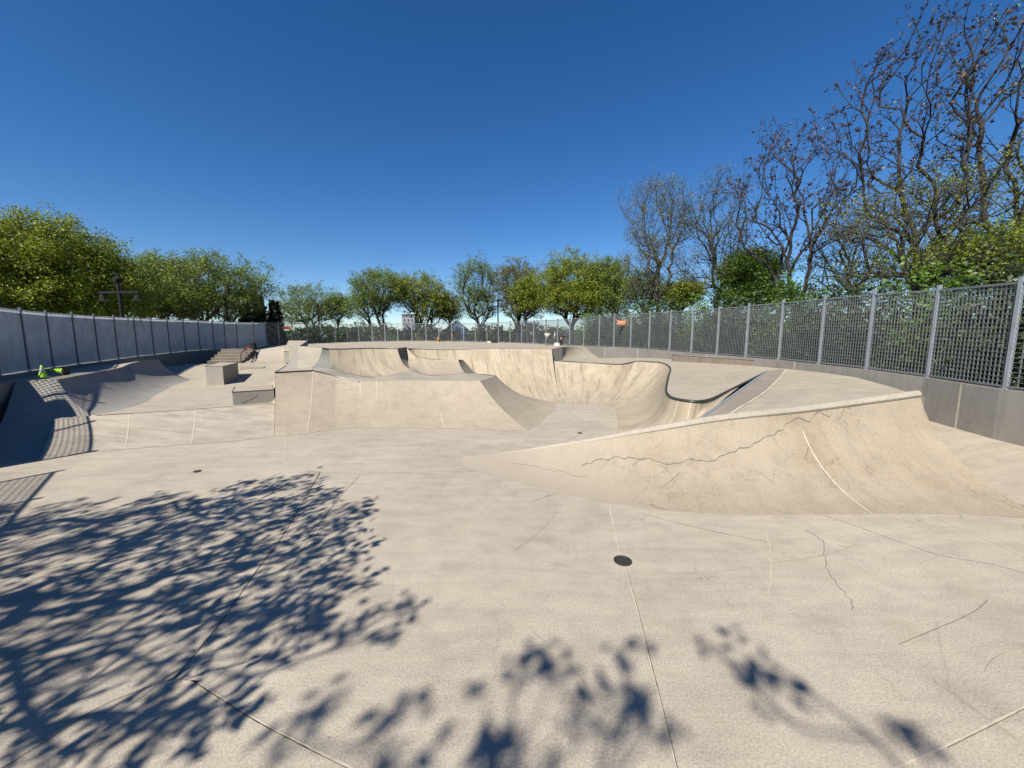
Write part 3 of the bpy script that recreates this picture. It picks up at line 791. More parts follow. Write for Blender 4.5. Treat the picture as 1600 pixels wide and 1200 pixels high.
# slanted block at the back
sb = thing('slanted_block', V(-11, 19, .8), 'grey wedge block with a slanted top by the far left deck', 'block')
f = MB()
bot = [PY(443.5, 566, 18.6), PY(458, 566, 18.6), PY(482, 560, 22.5), PY(452, 560, 22.5)]
tp = [PY(443.5, 549, 18.6), PY(457, 549.5, 18.6), PY(481, 532.3, 22.5), PY(450.5, 532, 22.5)]
f.hexa(bot, tp); f.m[1] = 1
f.build('body', [M['block'], M['plaza']], sb)
f = MB(); f.tube([tp[0], tp[1], tp[2]], .025, 5); f.build('edge_angle', [M['steel']], sb)
# long bench ledge against the right wall
block('bench_ledge', ([P(1049, 564.5, 1.22), P(1181, 573.5, 1.22), P(1181, 573.5, 1.22) + V(.3, .45, 0), P(1049, 564.5, 1.22) + V(.5, .5, 0)],
      [P(1049, 564.5, 1.22) + V(0, 0, .27), P(1181, 573.5, 1.22) + V(0, 0, .22), P(1181, 573.5, 1.22) + V(.3, .45, .22), P(1049, 564.5, 1.22) + V(.5, .5, .27)]),
      'long low brown concrete ledge along the foot of the right wall', 'ledge', M['brown_and_shade'], topmat=M['block'])
# ---- left quarter pipe
lq = thing('left_quarter', V(-11, 11, .47), 'long shaded quarter pipe below the left fence, striped by post shadows', 'quarter pipe')
f = MB()
lr = [V(-10.95, 9.2, 1.2), V(-11.75, 10.5, 1.2), V(-12.5, 11.8, 1.2), V(-13.2, 12.95, 1.21), V(-13.45, 13.5, 1.3), V(-13.7, 14.2, 1.36), V(-14.0, 15.2, 1.36)]
lbp = [rowsLB[10][7].copy(), V(-9.9, 10.1, .47), V(-10.75, 11.4, .47), V(-11.5, 12.6, .47), V(-11.9, 13.3, .47), V(-12.3, 14.1, .48), V(-12.8, 15.4, .5)]
rowsLQ = loft(f, lbp, lr, 60, 14, .05, True)
for u in (.3, .45, .6): seam(f, rowsLQ, u, .02, 1)
f.build('face', [M['block'], M['crackline']], lq, True)
f = MB()
endr = [PY(251, 562, 15.3), V(-14.3, 15.9, 1.36)]
loft(f, [V(-12.8, 15.4, .5), V(-12.9, 15.7, .5)], [V(-14.0, 15.2, 1.36), V(-14.3, 15.9, .9)], 8, 10, .05, False)
f.build('far_end', [M['block']], lq, True)
f = MB()
nb_ = [rowsLB[k][7] - Vector((0, 0, .015)) for k in (0, 3, 6, 10)]
rowsNF = loft(f, [V(-9.3, 6.3, 0), P(75, 717), P(110, 711)] + nb_, [V(-11.6, 8.9, 1.2), V(-11.45, 8.98, 1.2), V(-11.25, 9.06, 1.2), V(-11.1, 9.13, 1.2), V(-11.03, 9.16, 1.2), V(-10.98, 9.18, 1.2), V(-10.95, 9.2, 1.2)], 40, 14, .05, False)
f.build('near_face', [M['block']], lq, True)
f = MB()
inner = [p + Vector((.1, .02, -.12 * S)) for p in left_line if p.y < 17 * S and p.y > 7.5 * S]
f.fill([V(-11.6, 8.9, 1.2)] + lr + [V(-16.0, 16.2, 1.2)] + inner + [V(-11.3, 8.3, 1.2)], 0, 1.2)
f.build('deck', [M['plaza']], lq)
f = MB(); w0 = V(-11.6, 8.9, 1.2); w1 = V(-9.6, 5.2, 1.2); w2 = V(-9.35, 3.6, 1.2)
for a, b in ((w0, w1), (w1, w2)):
    o_ = Vector((-.86, -.5, 0)) * .25
    f.hexa([Vector((a.x, a.y, -.1)), Vector((b.x, b.y, -.1)), Vector((b.x, b.y, -.1)) + o_, Vector((a.x, a.y, -.1)) + o_], [a, b, b + o_, a + o_])
f.build('retaining_wall', [M['wall']], lq)
f = MB(); f.tube(polyline([V(-11.6, 8.9, 1.2)] + lr, 30, False), .02, 5); f.build('edge_angle', [M['block']], lq)

# ---- stairs, side bank and handrail
stt = thing('concrete_stairs', PY(350, 567, 21.5), 'five concrete steps at the far left below the fence', 'stairs')
A, B = PY(324, 568.3, 20.9), PY(378, 567.5, 21.5)
for k in range(5):
    mb = MB(); up = Vector((0, 0, .165 * S * .9 * 1.0)); bk = Vector((-.25, .95, 0)).normalized() * .42 * S
    a = A + bk * k + up * k; b = B + bk * k + up * k
    q = [Vector((p.x, p.y, A.z - .1)) for p in (a, b, b + bk * (5 - k), a + bk * (5 - k))]
    mb.hexa(q, [Vector((p.x, p.y, a.z + up.z)) for p in (a, b, b + bk * (5.0 - k), a + bk * (5.0 - k))])
    mb.m[1] = 1
    mb.build('step', [M['brown_and_shade'], M['plaza']], stt)
sbk = thing('side_bank', PY(420, 566, 21.5), 'concrete bank with steel edge between the stairs and the slanted block', 'ramp')
f = MB(); rowsSB = loft(f, [PY(376, 567.5, 21.5), PY(393, 566.5, 21.5), PY(420, 565.8, 21.5), PY(446, 565.5, 21.5)], [PY(388, 548.5, 23.8), PY(400, 547.3, 23.9), PY(421, 543.6, 24.2), PY(446, 540.8, 24.5)], 24, 10, .3, False)
f.build('face', [M['plaza']], sbk, True)
f = MB(); f.tube([PY(393, 566, 21.45) + Vector((0, 0, .02)), PY(395.5, 562, 21.9), PY(397.5, 556, 22.6), PY(400, 548.5, 23.7)], .045, 6); tag(f.build('edge_angle', [M['steel']], sbk), 'dark steel edge')
hr = thing('handrail', PY(377, 567, 21.4), 'dark metal handrail beside the far left stairs', 'handrail')
f = MB(); f.tube([PY(376.5, 567.5, 21.4), PY(376, 554, 21.4), PY(378.5, 550, 21.8), PY(391, 537, 23.4), PY(393.5, 536.5, 23.6), PY(394, 548, 23.6)], .04, 6)
f.build('rail', [M['green_iron']], hr, True)
f = MB(); f.tube([PY(384.5, 545, 22.5), PY(385.5, 561, 22.4), PY(396, 559.5, 22.4)], .03, 6); f.build('brace', [M['green_iron']], hr, True)

# ---- drains
def drain(loc, r, label):
    o = thing('drain_cover', loc, label, 'drain cover', 'round drain covers')
    mb = MB(); mb.lathe([(r, 0), (r, .012), (r * .86, .012), (r * .84, .004)], loc, 28); mb.build('ring', [M['drain']], o)
    mb = MB(); mb.lathe([(r * .84, .004), (.0001, .004)], loc, 28)
    for k in range(-3, 4):
        w = r * .8 * math.sqrt(1 - (k / 4) ** 2); mb.box(Vector(loc) + Vector((0, k * r * .2, .008)), (w * 1.9, r * .09, .008))
    mb.build('grate', [M['drain']], o)
    return o
drain(P(973, 877) + Vector((0, 0, .004)), .088 * S, 'black round drain cover in the foreground floor')
drain(P(308, 737) + Vector((0, 0, .004)), .055 * S, 'small dark drain cover in the floor below the left bank')
drain(P(906, 677) + Vector((0, 0, .004)), .055 * S, 'small dark drain cover at the bottom of the deep bowl')

# ---- cones
def cone_parts(root, rot, loc, h, br, matbase):
    loc = Vector(loc)
    sq = MB(); sq.box(loc + rot @ Vector((0, 0, .02)), (br * 2.15, br * 2.15, .035), rot); sq.build('base', [matbase], root)
    b = MB(); b.lathe([(br, .04), (br * .62, h * .45)], loc, 20, rot=rot); b.lathe([(br * .42, h * .72), (br * .22, h * .98), (br * .1, h), (.001, h)], loc, 20, rot=rot)
    b.build('body', [M['hivis']], root, True)
    c = MB(); c.lathe([(br * .62, h * .45), (br * .42, h * .72)], loc, 20, rot=rot); c.build('reflective_band', [M['reflect'] if matbase is M['hivis'] else M['hivis']], root, True)
cl = P(67.5, 590.5, 1.2) + Vector((0, 0, .01))
k1 = thing('traffic_cone', cl, 'small lime green traffic cone standing upright on the left ramp deck', 'traffic cone', 'traffic cones on the left ramp deck')
cone_parts(k1, Matrix.Identity(3), cl, .42, .115, M['hivis'])
c2l = PY(104, 580, 10.6)
k2 = thing('traffic_cone', c2l, 'lime green traffic cone lying on its side with black base', 'traffic cone', 'traffic cones on the left ramp deck')
ax = (PY(72, 578, 10.55) - c2l); 
cone_parts(k2, ax.to_track_quat('Z', 'Y').to_matrix(), c2l, ax.length, .12, M['rubber'])

# ---- signs on fences
def sign(loc, w, h_, ang, plate, label, stripes=True):
    o = thing('warning_sign', loc, label, 'sign')
    rot = Matrix.Rotation(ang, 3, 'Z'); nf = rot @ Vector((0, -1, 0))
    mb = MB(); mb.box(loc, (w, .012, h_), rot); mb.build('plate', [plate], o)
    if stripes:
        mb = MB()
        for (cx, cz, ww, hh) in ((-.18, .2, .5, .17), (.22, .22, .4, .12), (0, -.08, .9, .10), (-.1, -.26, .6, .05)):
            mb.box(loc + rot @ Vector((cx * w, -.008, cz * h_)), (ww * w, .006, hh * h_), rot)
        mb.build('lettering', [M['white']], o)
    return o
da = right_line[14] - right_line[13]
sign(PY(974.5, 504.2, 21.3) + Vector((-.12, -.1, 0)), 18 * 21.3 / 600 * S, 7.0 * 21.3 / 600 * S, R(12), M['orange'], 'orange sign with white lines on the right fence')
sign(PY(447, 512.3, 32.2) + Vector((.1, -.15, 0)), 15 * 32.4 / 600 * S, 4.6 * 32.4 / 600 * S, R(-8), M['redorange'], 'faded red sign on the far left fence', False)
# sign hung on the near stretch of the left fence (its shadow falls on the ramp)
LV = Vector((SUN_H.x / math.tan(SUN_E), SUN_H.y / math.tan(SUN_E), -1))
fdir = (left_line[-1] - left_line[nvis - 1]); fdir.z = 0; fdir.normalize(); fn = Vector((-fdir.y, fdir.x, 0))
tgt = rowsNF[10][16]
s_ = (tgt - left_line[-1]).dot(fn) / LV.dot(fn); sp_ = tgt - LV * s_ - fn * .04 * (1 if fn.x < 0 else -1)
so_ = thing('notice_board', sp_, 'notice board on the near left fence, out of frame, its shadow on the ramp', 'sign')
mb = MB(); mb.box(sp_, (1.0, .02, .62), Matrix.Rotation(math.atan2(fdir.y, fdir.x), 3, 'Z')); mb.build('plate', [M['white']], so_)

# ---- people
def skin_body(name, bones, radii, mat, parent, sub=1):
    me = bpy.data.meshes.new(name); off = wloc(parent)
    keys = list(radii.keys()); me.from_pydata([tuple(Vector(radii[k][0]) - off) for k in keys], [(keys.index(a), keys.index(b)) for a, b in bones], [])
    o = bpy.data.objects.new(name, me); COL.objects.link(o); o.parent = parent
    sk = o.modifiers.new('skin', 'SKIN'); sk.use_smooth_shade = True
    for k, sv in zip(keys, me.skin_vertices[0].data):
        r = radii[k][1]; sv.radius = r if isinstance(r, tuple) else (r, r); sv.use_root = (k == keys[0])
    ss = o.modifiers.new('sub', 'SUBSURF'); ss.levels = ss.render_levels = sub
    me.materials.append(mat); return o
def person(loc, h_, face_ang, label, shirt, trouser, skin, pose='stand', short=False, hat=None):
    o = thing('person', loc, label, 'person')
    rot = Matrix.Rotation(face_ang, 3, 'Z'); loc = Vector(loc)
    def W(x, y, z): return loc + rot @ (Vector((x, y, z)) * h_)
    if pose == 'sit':
        J = dict(pel=(0, 0, .06), che=(0, -.06, .24), nec=(0, -.03, .33), hed=(0, .0, .40), top=(0, .0, .46), kl=(.07, .22, .24), kr=(-.07, .22, .24), fl=(.08, .38, .03), fr=(-.08, .38, .03), sl=(.1, -.04, .31), sr=(-.1, -.04, .31), el=(.13, .06, .20), er=(-.13, .06, .20), hl=(.06, .2, .23), hr=(-.06, .2, .23))
    elif pose == 'bend':
        J = dict(pel=(0, -.05, .50), che=(0, .12, .62), nec=(0, .2, .66), hed=(0, .26, .68), top=(0, .31, .68), kl=(.06, .02, .27), kr=(-.06, .02, .27), fl=(.07, -.03, .02), fr=(-.07, -.03, .02), sl=(.11, .17, .65), sr=(-.11, .17, .65), el=(.13, .22, .52), er=(-.13, .22, .52), hl=(.09, .28, .40), hr=(-.09, .28, .40))
    else:
        J = dict(pel=(0, 0, .52), che=(0, 0, .70), nec=(0, 0, .83), hed=(0, .01, .90), top=(0, .01, .97), kl=(.06, .02, .28), kr=(-.06, .01, .28), fl=(.07, 0, .02), fr=(-.07, 0, .02), sl=(.115, 0, .80), sr=(-.115, 0, .80), el=(.19, -.01, .66), er=(-.19, -.01, .66), hl=(.15, .08, .55), hr=(-.15, .08, .55))
    rad = dict(pel=.065, che=.07, nec=.03, hed=.052, top=.04, kl=.036, kr=.036, fl=.024, fr=.024, sl=.036, sr=.036, el=.026, er=.026, hl=.018, hr=.018)
    toes = {'tl': ('fl', 1), 'tr': ('fr', -1)}
    Rr = {k: (W(*J[k]), rad[k] * h_) for k in J}
    for t, (fk, sg) in toes.items():
        j = J[fk]; Rr[t] = (W(j[0] + .01 * sg, j[1] + .09, j[2] - .002), .018 * h_)
    bones = [('pel', 'che'), ('che', 'nec'), ('nec', 'hed'), ('hed', 'top'), ('pel', 'kl'), ('kl', 'fl'), ('pel', 'kr'), ('kr', 'fr'), ('fl', 'tl'), ('fr', 'tr'), ('che', 'sl'), ('sl', 'el'), ('el', 'hl'), ('che', 'sr'), ('sr', 'er'), ('er', 'hr')]
    skin_body('body', bones, Rr, skin, o)
    k = 1.22
    sh = {q: (Rr[q][0], Rr[q][1] * k) for q in ('che', 'pel', 'sl', 'sr')}
    sh['pel'] = (Rr['pel'][0].lerp(Rr['che'][0], .12), Rr['pel'][1] * 1.2)
    for a, b in (('sl', 'el'), ('sr', 'er')): sh[b] = (Rr[a][0].lerp(Rr[b][0], .8), Rr[b][1] * 1.5)
    sh['cn'] = (Rr['che'][0].lerp(Rr['nec'][0], .7), Rr['che'][1] * .8)
    skin_body('shirt', [('pel', 'che'), ('che', 'cn'), ('che', 'sl'), ('sl', 'el'), ('che', 'sr'), ('sr', 'er')], sh, shirt, o)
    tr = {'pel': (Rr['pel'][0], Rr['pel'][1] * 1.24)}
    for a in ('l', 'r'):
        tr['k' + a] = (Rr['k' + a][0], Rr['k' + a][1] * 1.4)
        if not short: tr['f' + a] = (Rr['f' + a][0].lerp(Rr['k' + a][0], .15), Rr['f' + a][1] * 1.5)
    skin_body('shorts' if short else 'trousers', [('pel', 'kl'), ('pel', 'kr')] + ([] if short else [('kl', 'fl'), ('kr', 'fr')]), tr, trouser, o)
    hd = {'a': (Rr['hed'][0].lerp(Rr['top'][0], .45) + rot @ Vector((0, -.02 * h_, 0)), .056 * h_), 'b': (Rr['top'][0] + rot @ Vector((0, -.012 * h_, 0)), .047 * h_)}
    skin_body('cap' if hat else 'hair', [('a', 'b')], hd, hat or M['hair'], o)
    for a in 'lr': 
        f_ = {'a': (Rr['f' + a][0], .026 * h_), 'b': (Rr['t' + a][0], .022 * h_)}
        skin_body('shoe', [('a', 'b')], f_, M['white'] if short else M['black'], o)
    return o
person(PY(855, 541.6, 25.5), 25.5 * 25.5 / 600 * S, R(10), 'person seen from behind in a cream T-shirt and teal shorts', M['cream'], M['teal'], M['darkskin'], 'stand', True)
person(PY(867, 541.2, 25.6), 24 * 25.6 / 600 * S, R(75), 'person in a white top and dark trousers beside the white bag', M['white'], M['charcoal'], M['skin'], 'stand')
person(PY(877, 541.0, 25.8), 25 * 25.8 / 600 * S, R(-60), 'person in black bending forward with a white cap', M['black'], M['black'], M['skin'], 'bend', hat=M['white'])
person(PY(685, 535.0, 36.0), 1.65, R(-80), 'person in orange sitting on the far deck', M['orangecloth'], M['charcoal'], M['skin'], 'sit')
person(PY(708, 534.6, 36.3), 1.72, R(20), 'person in dark top and khaki trousers standing at the back fence', M['charcoal'], M['olive'], M['darkskin'], 'stand')
def bag(loc, size, label, mat, name='sports_bag', cat='bag', handle=True):
    loc = Vector(loc); o = thing(name, loc, label, cat)
    mb = MB(); w, d, hh = size
    prof = [(-.5, 0), (-.5, .55), (-.4, .85), (-.2, 1), (.2, .97), (.42, .8), (.5, .5), (.5, 0)]
    rows = [[loc + Vector((x * w * k, y * d, z * hh * (.75 + .25 * k))) for x, z in prof] for y, k in ((-.5, .86), (-.3, 1), (.3, 1), (.5, .86))]
    mb.grid(rows); mb.face(rows[0]); mb.face(list(reversed(rows[-1])))
    mb.build('body', [mat], o, True)
    if handle:
        mb = MB(); mb.tube([loc + Vector((w * .22 * math.cos(a), -.0, hh * (.9 + .35 * math.sin(a)))) for a in [math.pi * k / 8 for k in range(9)]], .012, 5); mb.build('handle', [M['black']], o)
    return o
bag(PY(870, 541.3, 25.2), (.50, .3, .34), 'white bag on the deck between the two people', M['white'])
bag(PY(764.5, 537.0, 33), (.45, .3, .30), 'small white and grey bag at the back of the deck', M['cream'])
bag(PY(773, 537.0, 33), (.75, .35, .33), 'black sports bag lying on the far deck', M['black'])
bag(PY(390, 548.2, 24.6), (.5, .4, .45), 'red and black backpack left at the top of the far left stairs', M['red'], 'backpack', handle=False)
bag(PY(396, 547.6, 24.6), (.42, .4, .72), 'black backpack beside the red one at the stair head', M['black'], 'backpack', handle=False)
def board(loc, ang, label, mat):
    loc = Vector(loc); o = thing('skateboard', loc, label, 'skateboard'); rot = Matrix.Rotation(ang, 3, 'Z')
    mb = MB(); pr = [(-.40, .05, .06), (-.30, 0, .10), (0, -.005, .105), (.30, 0, .10), (.40, .05, .06)]
    rows = [[loc + rot @ Vector((x, s_ * w, .10 + z)) for s_ in (-1, -.5, .5, 1)] for x, z, w in pr]
    mb.grid(rows); mb.grid([[p - Vector((0, 0, .012)) for p in r] for r in rows], 0, True); mb.build('deck', [mat], o, True)
    for sx in (-.22, .22):
        for sy in (-.08, .08):
            mb = MB(); c = loc + rot @ Vector((sx, sy, .03)); mb.lathe([(.001, -.016), (.028, -.016), (.028, .016), (.001, .016)], c, 12, rot=rot @ Matrix.Rotation(R(90), 3, 'X')); mb.build('wheel', [M['white']], o)
    return o
board(PY(785.5, 537.6, 32.5), R(10), 'red skateboard lying beside the black bag', M['red'])
board(PY(859, 542.3, 25.0), R(-5), 'red skateboard at the feet of the person in teal shorts', M['red'])

# ---- street lamps
def lamp(px, ytop, yarm, Y, halfw, label, twist=0.0):
    topz = PY(px, ytop, Y); zarm = PY(px, yarm, Y).z
    base = Vector((topz.x, topz.y, -1.2 * S)); o = thing('street_lamp', base, label, 'street lamp', 'twin-arm street lamps behind the fences')
    mb = MB(); H_ = topz.z - base.z
    mb.tube([base, base + Vector((0, 0, .8)), base + Vector((0, 0, 1.0)), base + Vector((0, 0, H_ - .5))], [.16, .15, .1, .085], 10); mb.build('pole', [M['dark']], o, True)
    mb = MB(); mb.lathe([(.08, H_ - .5), (.13, H_ - .45), (.24, H_ - .30), (.20, H_ - .2), (.08, H_ - .12), (.05, H_ - .02), (.001, H_ + .04)], base, 12); mb.build('finial', [M['dark']], o, True)
    rot = Matrix.Rotation(twist, 3, 'Z'); c = Vector((base.x, base.y, zarm)); hw = halfw * Y / 600 * S
    mb = MB(); mb.box(c, (2 * hw, .09, .12), rot)
    for s_ in (-1, 1): mb.tube([c + rot @ Vector((s_ * hw * .15, 0, .05)), c + Vector((0, 0, .8))], .02, 5)
    mb.build('arm', [M['dark']], o)
    for s_ in (-1, 1):
        q = c + rot @ Vector((s_ * hw * .86, 0, 0))
        mb = MB(); mb.lathe([(.04, -.05), (.06, -.18), (.09, -.22), (.11, -.32), (.20, -.43), (.21, -.46)], q, 14); e = mb.build('lamp_shade', [M['dark']], o, True)
        mb = MB(); mb.lathe([(.20, -.46), (.15, -.51), (.001, -.54)], q, 14); mb.build('lens', [M['greywall']], e, True)
lamp(183, 429, 456.5, 17.6, 36, 'black twin-arm street lamp above the left fence, nearest and largest', R(-8))
lamp(352, 461, 480, 29.5, 18, 'black twin-arm street lamp half hidden in the round tree on the left', R(-10))
lamp(496, 474, 487, 47, 9.5, 'small distant twin-arm street lamp in front of the low tree', 0)
lamp(778, 466, 479, 38, 10, 'black twin-arm street lamp rising behind the back fence near the centre', R(15))
lamp(649, 474, 492, 52, 8, 'distant street lamp with pale cap between the multi-stemmed trees', 0)

# ---- houses beyond the park
def house(px0, px1, ytop, Y, label, wall, roofh=0.0, wins=(), depth=7, name='house'):
    a, b = PY(px0, ytop, Y), PY(px1, ytop, Y); zb = -1.25 * S
    c = Vector(((a.x + b.x) / 2, Y * S, zb)); o = thing(name, c, label, 'house' if roofh else 'building')
    mb = MB(); mb.hexa([Vector((a.x, a.y, zb)), Vector((b.x, b.y, zb)), Vector((b.x, b.y + depth, zb)), Vector((a.x, a.y + depth, zb))], [a, b, b + Vector((0, depth, 0)), a + Vector((0, depth, 0))])
    mb.build('wall', [wall], o)
    mb = MB(); ov = .4
    if roofh:
        m0 = (a + b) / 2 + Vector((0, -ov, roofh)); m1 = m0 + Vector((0, depth + 2 * ov, 0))
        A_, B_ = a + Vector((-ov, -ov, -.1)), b + Vector((ov, -ov, -.1)); D_ = Vector((0, depth + 2 * ov, 0)); t = Vector((0, 0, .2))
        for p, q in ((A_, m0), (m0, B_)):
            mb.hexa([p, q, q + (m1 - m0 if q is m0 else D_), p + D_], [p + t, q + t, q + t + D_, p + t + D_])
        mb.face([a, b, (a + b) / 2 + Vector((0, 0, roofh))], 1)
    else:
        mb.box(((a + b) / 2) + Vector((0, depth / 2, .12)), ((b - a).length + .5, depth + .5, .24))
    mb.build('roof', [M['roof'], wall], o)
    for (u, v, ww, hh) in wins:
        p = a.lerp(b, u) + Vector((0, -.03, -v))
        fr2 = MB(); fr2.box(p, (ww + .3, .08, hh + .3)); fo = fr2.build('window', [M['white']], o)
        g2 = MB(); g2.box(p + Vector((0, -.03, 0)), (ww, .08, hh)); g2.build('pane', [M['glass']], fo)
    return o
house(698, 726, 515, 75, 'blue house with a gabled roof beyond the back fence', M['bluewall'], 2.0, ((.2, 1.6, .9, 1.1), (.55, 1.6, .9, 1.1)))
house(562, 580, 512, 70, 'white building with a tall dark window beyond the back fence', M['white'], 0, ((.4, 2.0, 1.2, 2.4), (.8, 1.4, .6, 1.0)), name='white_building')
house(628, 648, 492, 110, 'grey tower block beyond the multi-stemmed trees', M['greywall'], 0, tuple((u, v, .9, 1.2) for u in (.2, .5, .8) for v in (2, 5, 8)), name='tower_block')
house(496, 522, 519, 120, 'low pale house far behind the back fence on the left', M['greywall'], 2.2, ((.3, 1.8, 1, 1.2), (.7, 1.8, 1, 1.2)))
house(812, 845, 518, 130, 'low white house far behind the back fence near the centre', M['white'], 2.6, ((.25, 2.0, 1.1, 1.3), (.7, 2.0, 1.1, 1.3)))

# ------------------------------------------------------------------ trees
def np_mesh(name, verts, faces, mat, parent, smooth=False):
    me = bpy.data.meshes.new(name); nv, nf = len(verts), len(faces); k = faces.shape[1]
    off = np.array(wloc(parent)); verts = verts - off
    me.vertices.add(nv); me.vertices.foreach_set('co', verts.astype(np.float32).ravel())
    me.loops.add(nf * k); me.loops.foreach_set('vertex_index', faces.astype(np.int32).ravel())
    me.polygons.add(nf); me.polygons.foreach_set('loop_start', np.arange(0, nf * k, k, dtype=np.int32))
    if smooth: me.polygons.foreach_set('use_smooth', np.ones(nf, dtype=bool))
    me.materials.append(mat); me.update(calc_edges=True)
    o = bpy.data.objects.new(name, me); COL.objects.link(o); o.parent = parent
    return o
def skeleton(base, trunk, targets, rs, alpha=.35, seg=.5, bow=.12, jit=.05, zpen=1.2, beta=.9, twig=0, twl=.55, tr=.8):
    """greedy branching: each tip joins the tree where reach, path length and turn are least"""
    cap = len(targets) * 30 + 600
    A = np.zeros((cap, 3)); LL = np.zeros(cap); D = np.zeros((cap, 3)); par = np.zeros(cap, int); par[0] = -1; n = 1
    A[0] = base; D[0] = (0, 0, 1)
    for t in trunk:
        t = np.array(t, float); a = A[n - 1].copy(); d = np.linalg.norm(t - a); m = max(1, int(d / seg)); u = (t - a) / max(d, 1e-6)
        for k in range(1, m + 1):
            A[n] = a + (t - a) * k / m + rs.normal(0, jit * .6, 3) * (k < m); D[n] = u; LL[n] = LL[n - 1] + d / m; par[n] = n - 1; n += 1
    lo = max(1, int(n * .5)); top = np.array(trunk[-1]); order = np.argsort(np.linalg.norm(targets - top, axis=1)); tips = []
    for ti in order:
        t = targets[ti]; dv = t - A[lo:n]; d = np.linalg.norm(dv, axis=1) + 1e-6
        cs = (dv * D[lo:n]).sum(1) / d
        cost = d * (1 + beta * (1 - cs)) + alpha * LL[lo:n] + zpen * np.maximum(0, -dv[:, 2] + .1 * d)
        i = int(np.argmin(cost)) + lo; dd = d[i - lo]; m = max(1, int(dd / seg)); a = A[i].copy()
        ctrl = a + D[i] * dd * .38 + np.array([0, 0, bow * dd]) * rs.uniform(-.3, 1) + rs.normal(0, .05 * dd, 3)
        pi = i
        for k in range(1, m + 1):
            if n >= cap: break
            u = k / m; q = (1 - u) ** 2 * a + 2 * u * (1 - u) * ctrl + u * u * t
            if k < m: q = q + rs.normal(0, jit, 3)
            v = q - A[pi]; A[n] = q; D[n] = v / (np.linalg.norm(v) + 1e-9); LL[n] = LL[pi] + dd / m; par[n] = pi; pi = n; n += 1
        tips.append(pi)
    A = A[:n]; D = D[:n]; par = par[:n]; tips = np.array(tips)
    if twig:
        cnt = np.zeros(n); np.add.at(cnt, par[1:], 1)
        src = np.concatenate([np.repeat(tips, twig), rs.choice(np.arange(lo + 2, n), int(len(tips) * twig * tr))])
        dirs = D[src] * .8 + rs.normal(0, .55, (len(src), 3)) + np.array([0, 0, .22]); dirs /= np.linalg.norm(dirs, axis=1, keepdims=True)
        ln = twl * rs.uniform(.5, 1.3, (len(src), 1)); mid_ = A[src] + dirs * ln * .5; e_ = A[src] + dirs * ln + rs.normal(0, .07, (len(src), 3)) + np.array([0, 0, .08])
        k = len(src); par = np.concatenate([par, src, np.arange(n, n + k)]); A = np.concatenate([A, mid_, e_]); tips = np.arange(n + k, n + 2 * k)
    return A, par, tips
def branch_mesh(A, par, tips, r_tip, power, rmax):
    n = len(A); cnt = np.zeros(n); ch = np.zeros(n, int)
    for i in range(1, n): ch[par[i]] += 1
    cnt[ch == 0] = 1
    for i in range(n - 1, 0, -1): cnt[par[i]] += cnt[i]
    r = np.minimum(r_tip * np.maximum(cnt, 1) ** power, rmax)
    idx = np.arange(1, n); a = A[par[idx]]; b = A[idx]; ra = np.minimum(r[par[idx]], r[idx] * 1.35); rb = r[idx]
    d = b - a; L = np.linalg.norm(d, axis=1, keepdims=True) + 1e-9; d = d / L
    b = b + d * np.minimum(rb, .06)[:, None]
    ref = np.where(np.abs(d[:, 2:3]) > .9, np.array([[1., 0, 0]]), np.array([[0, 0, 1.]]))
    x = np.cross(d, ref); x /= np.linalg.norm(x, axis=1, keepdims=True) + 1e-9; y = np.cross(x, d)
    V_, F_ = [], []; base = 0
    for sel, k in ((rb > .05, 7), (rb <= .05, 3)):
        m = int(sel.sum())
        if not m: continue
        ang = np.arange(k) * 2 * np.pi / k; cs, sn = np.cos(ang), np.sin(ang)
        ring = x[sel][:, None, :] * cs[None, :, None] + y[sel][:, None, :] * sn[None, :, None]
        va = a[sel][:, None, :] + ring * ra[sel][:, None, None]; vb = b[sel][:, None, :] + ring * rb[sel][:, None, None]
        vv = np.concatenate([va, vb], 1).reshape(-1, 3)
        o = base + np.arange(m)[:, None] * 2 * k; j = np.arange(k)[None, :]; jn = (j + 1) % k
        F_.append(np.stack([o + j, o + jn, o + k + jn, o + k + j], -1).reshape(-1, 4)); V_.append(vv); base += len(vv)
    return np.concatenate(V_), np.concatenate(F_), r
def leaves(pts, k, spread, size, rs, flat=.3, elong=1.7):
    c = np.repeat(pts, k, 0) + rs.normal(0, 1, (len(pts) * k, 3)) * np.array(spread)
    m = len(c); u = rs.normal(0, 1, (m, 3)); u[:, 2] *= .6; u /= np.linalg.norm(u, axis=1, keepdims=True)
    w = rs.normal(0, 1, (m, 3)); w[:, 2] *= (1 - flat); w -= u * (w * u).sum(1, keepdims=True); w /= np.linalg.norm(w, axis=1, keepdims=True) + 1e-9
    s_ = size * rs.uniform(.55, 1.3, (m, 1)); a = u * s_ * elong * .5; b = w * s_ * .5
    v = np.stack([c - a, c + b - a * .1, c + a, c - b - a * .1], 1).reshape(-1, 3)
    return v, np.arange(m * 4).reshape(-1, 4)
def crown_pts(n, ells, rs, shell=.5):
    out = []
    vol = np.array([e[3] * e[4] * e[5] for e in ells]); vol = vol / vol.sum()
    for e, f_ in zip(ells, vol):
        m = max(3, int(n * f_)); d = rs.normal(0, 1, (m, 3)); d /= np.linalg.norm(d, axis=1, keepdims=True)
        r = rs.uniform(0, 1, (m, 1)) ** (1 / 3 * (1 - shell) + .02)
        lump = .13 * np.sin(d[:, :1] * 5.1 + e[0]) * np.cos(d[:, 2:] * 4.3 + e[1]) ; p = d * r * (1 + lump + .15 * rs.normal(0, 1, (m, 1)) * (r > .75)); out.append(np.array(e[:3]) + p * np.array(e[3:]))
    return np.concatenate(out)
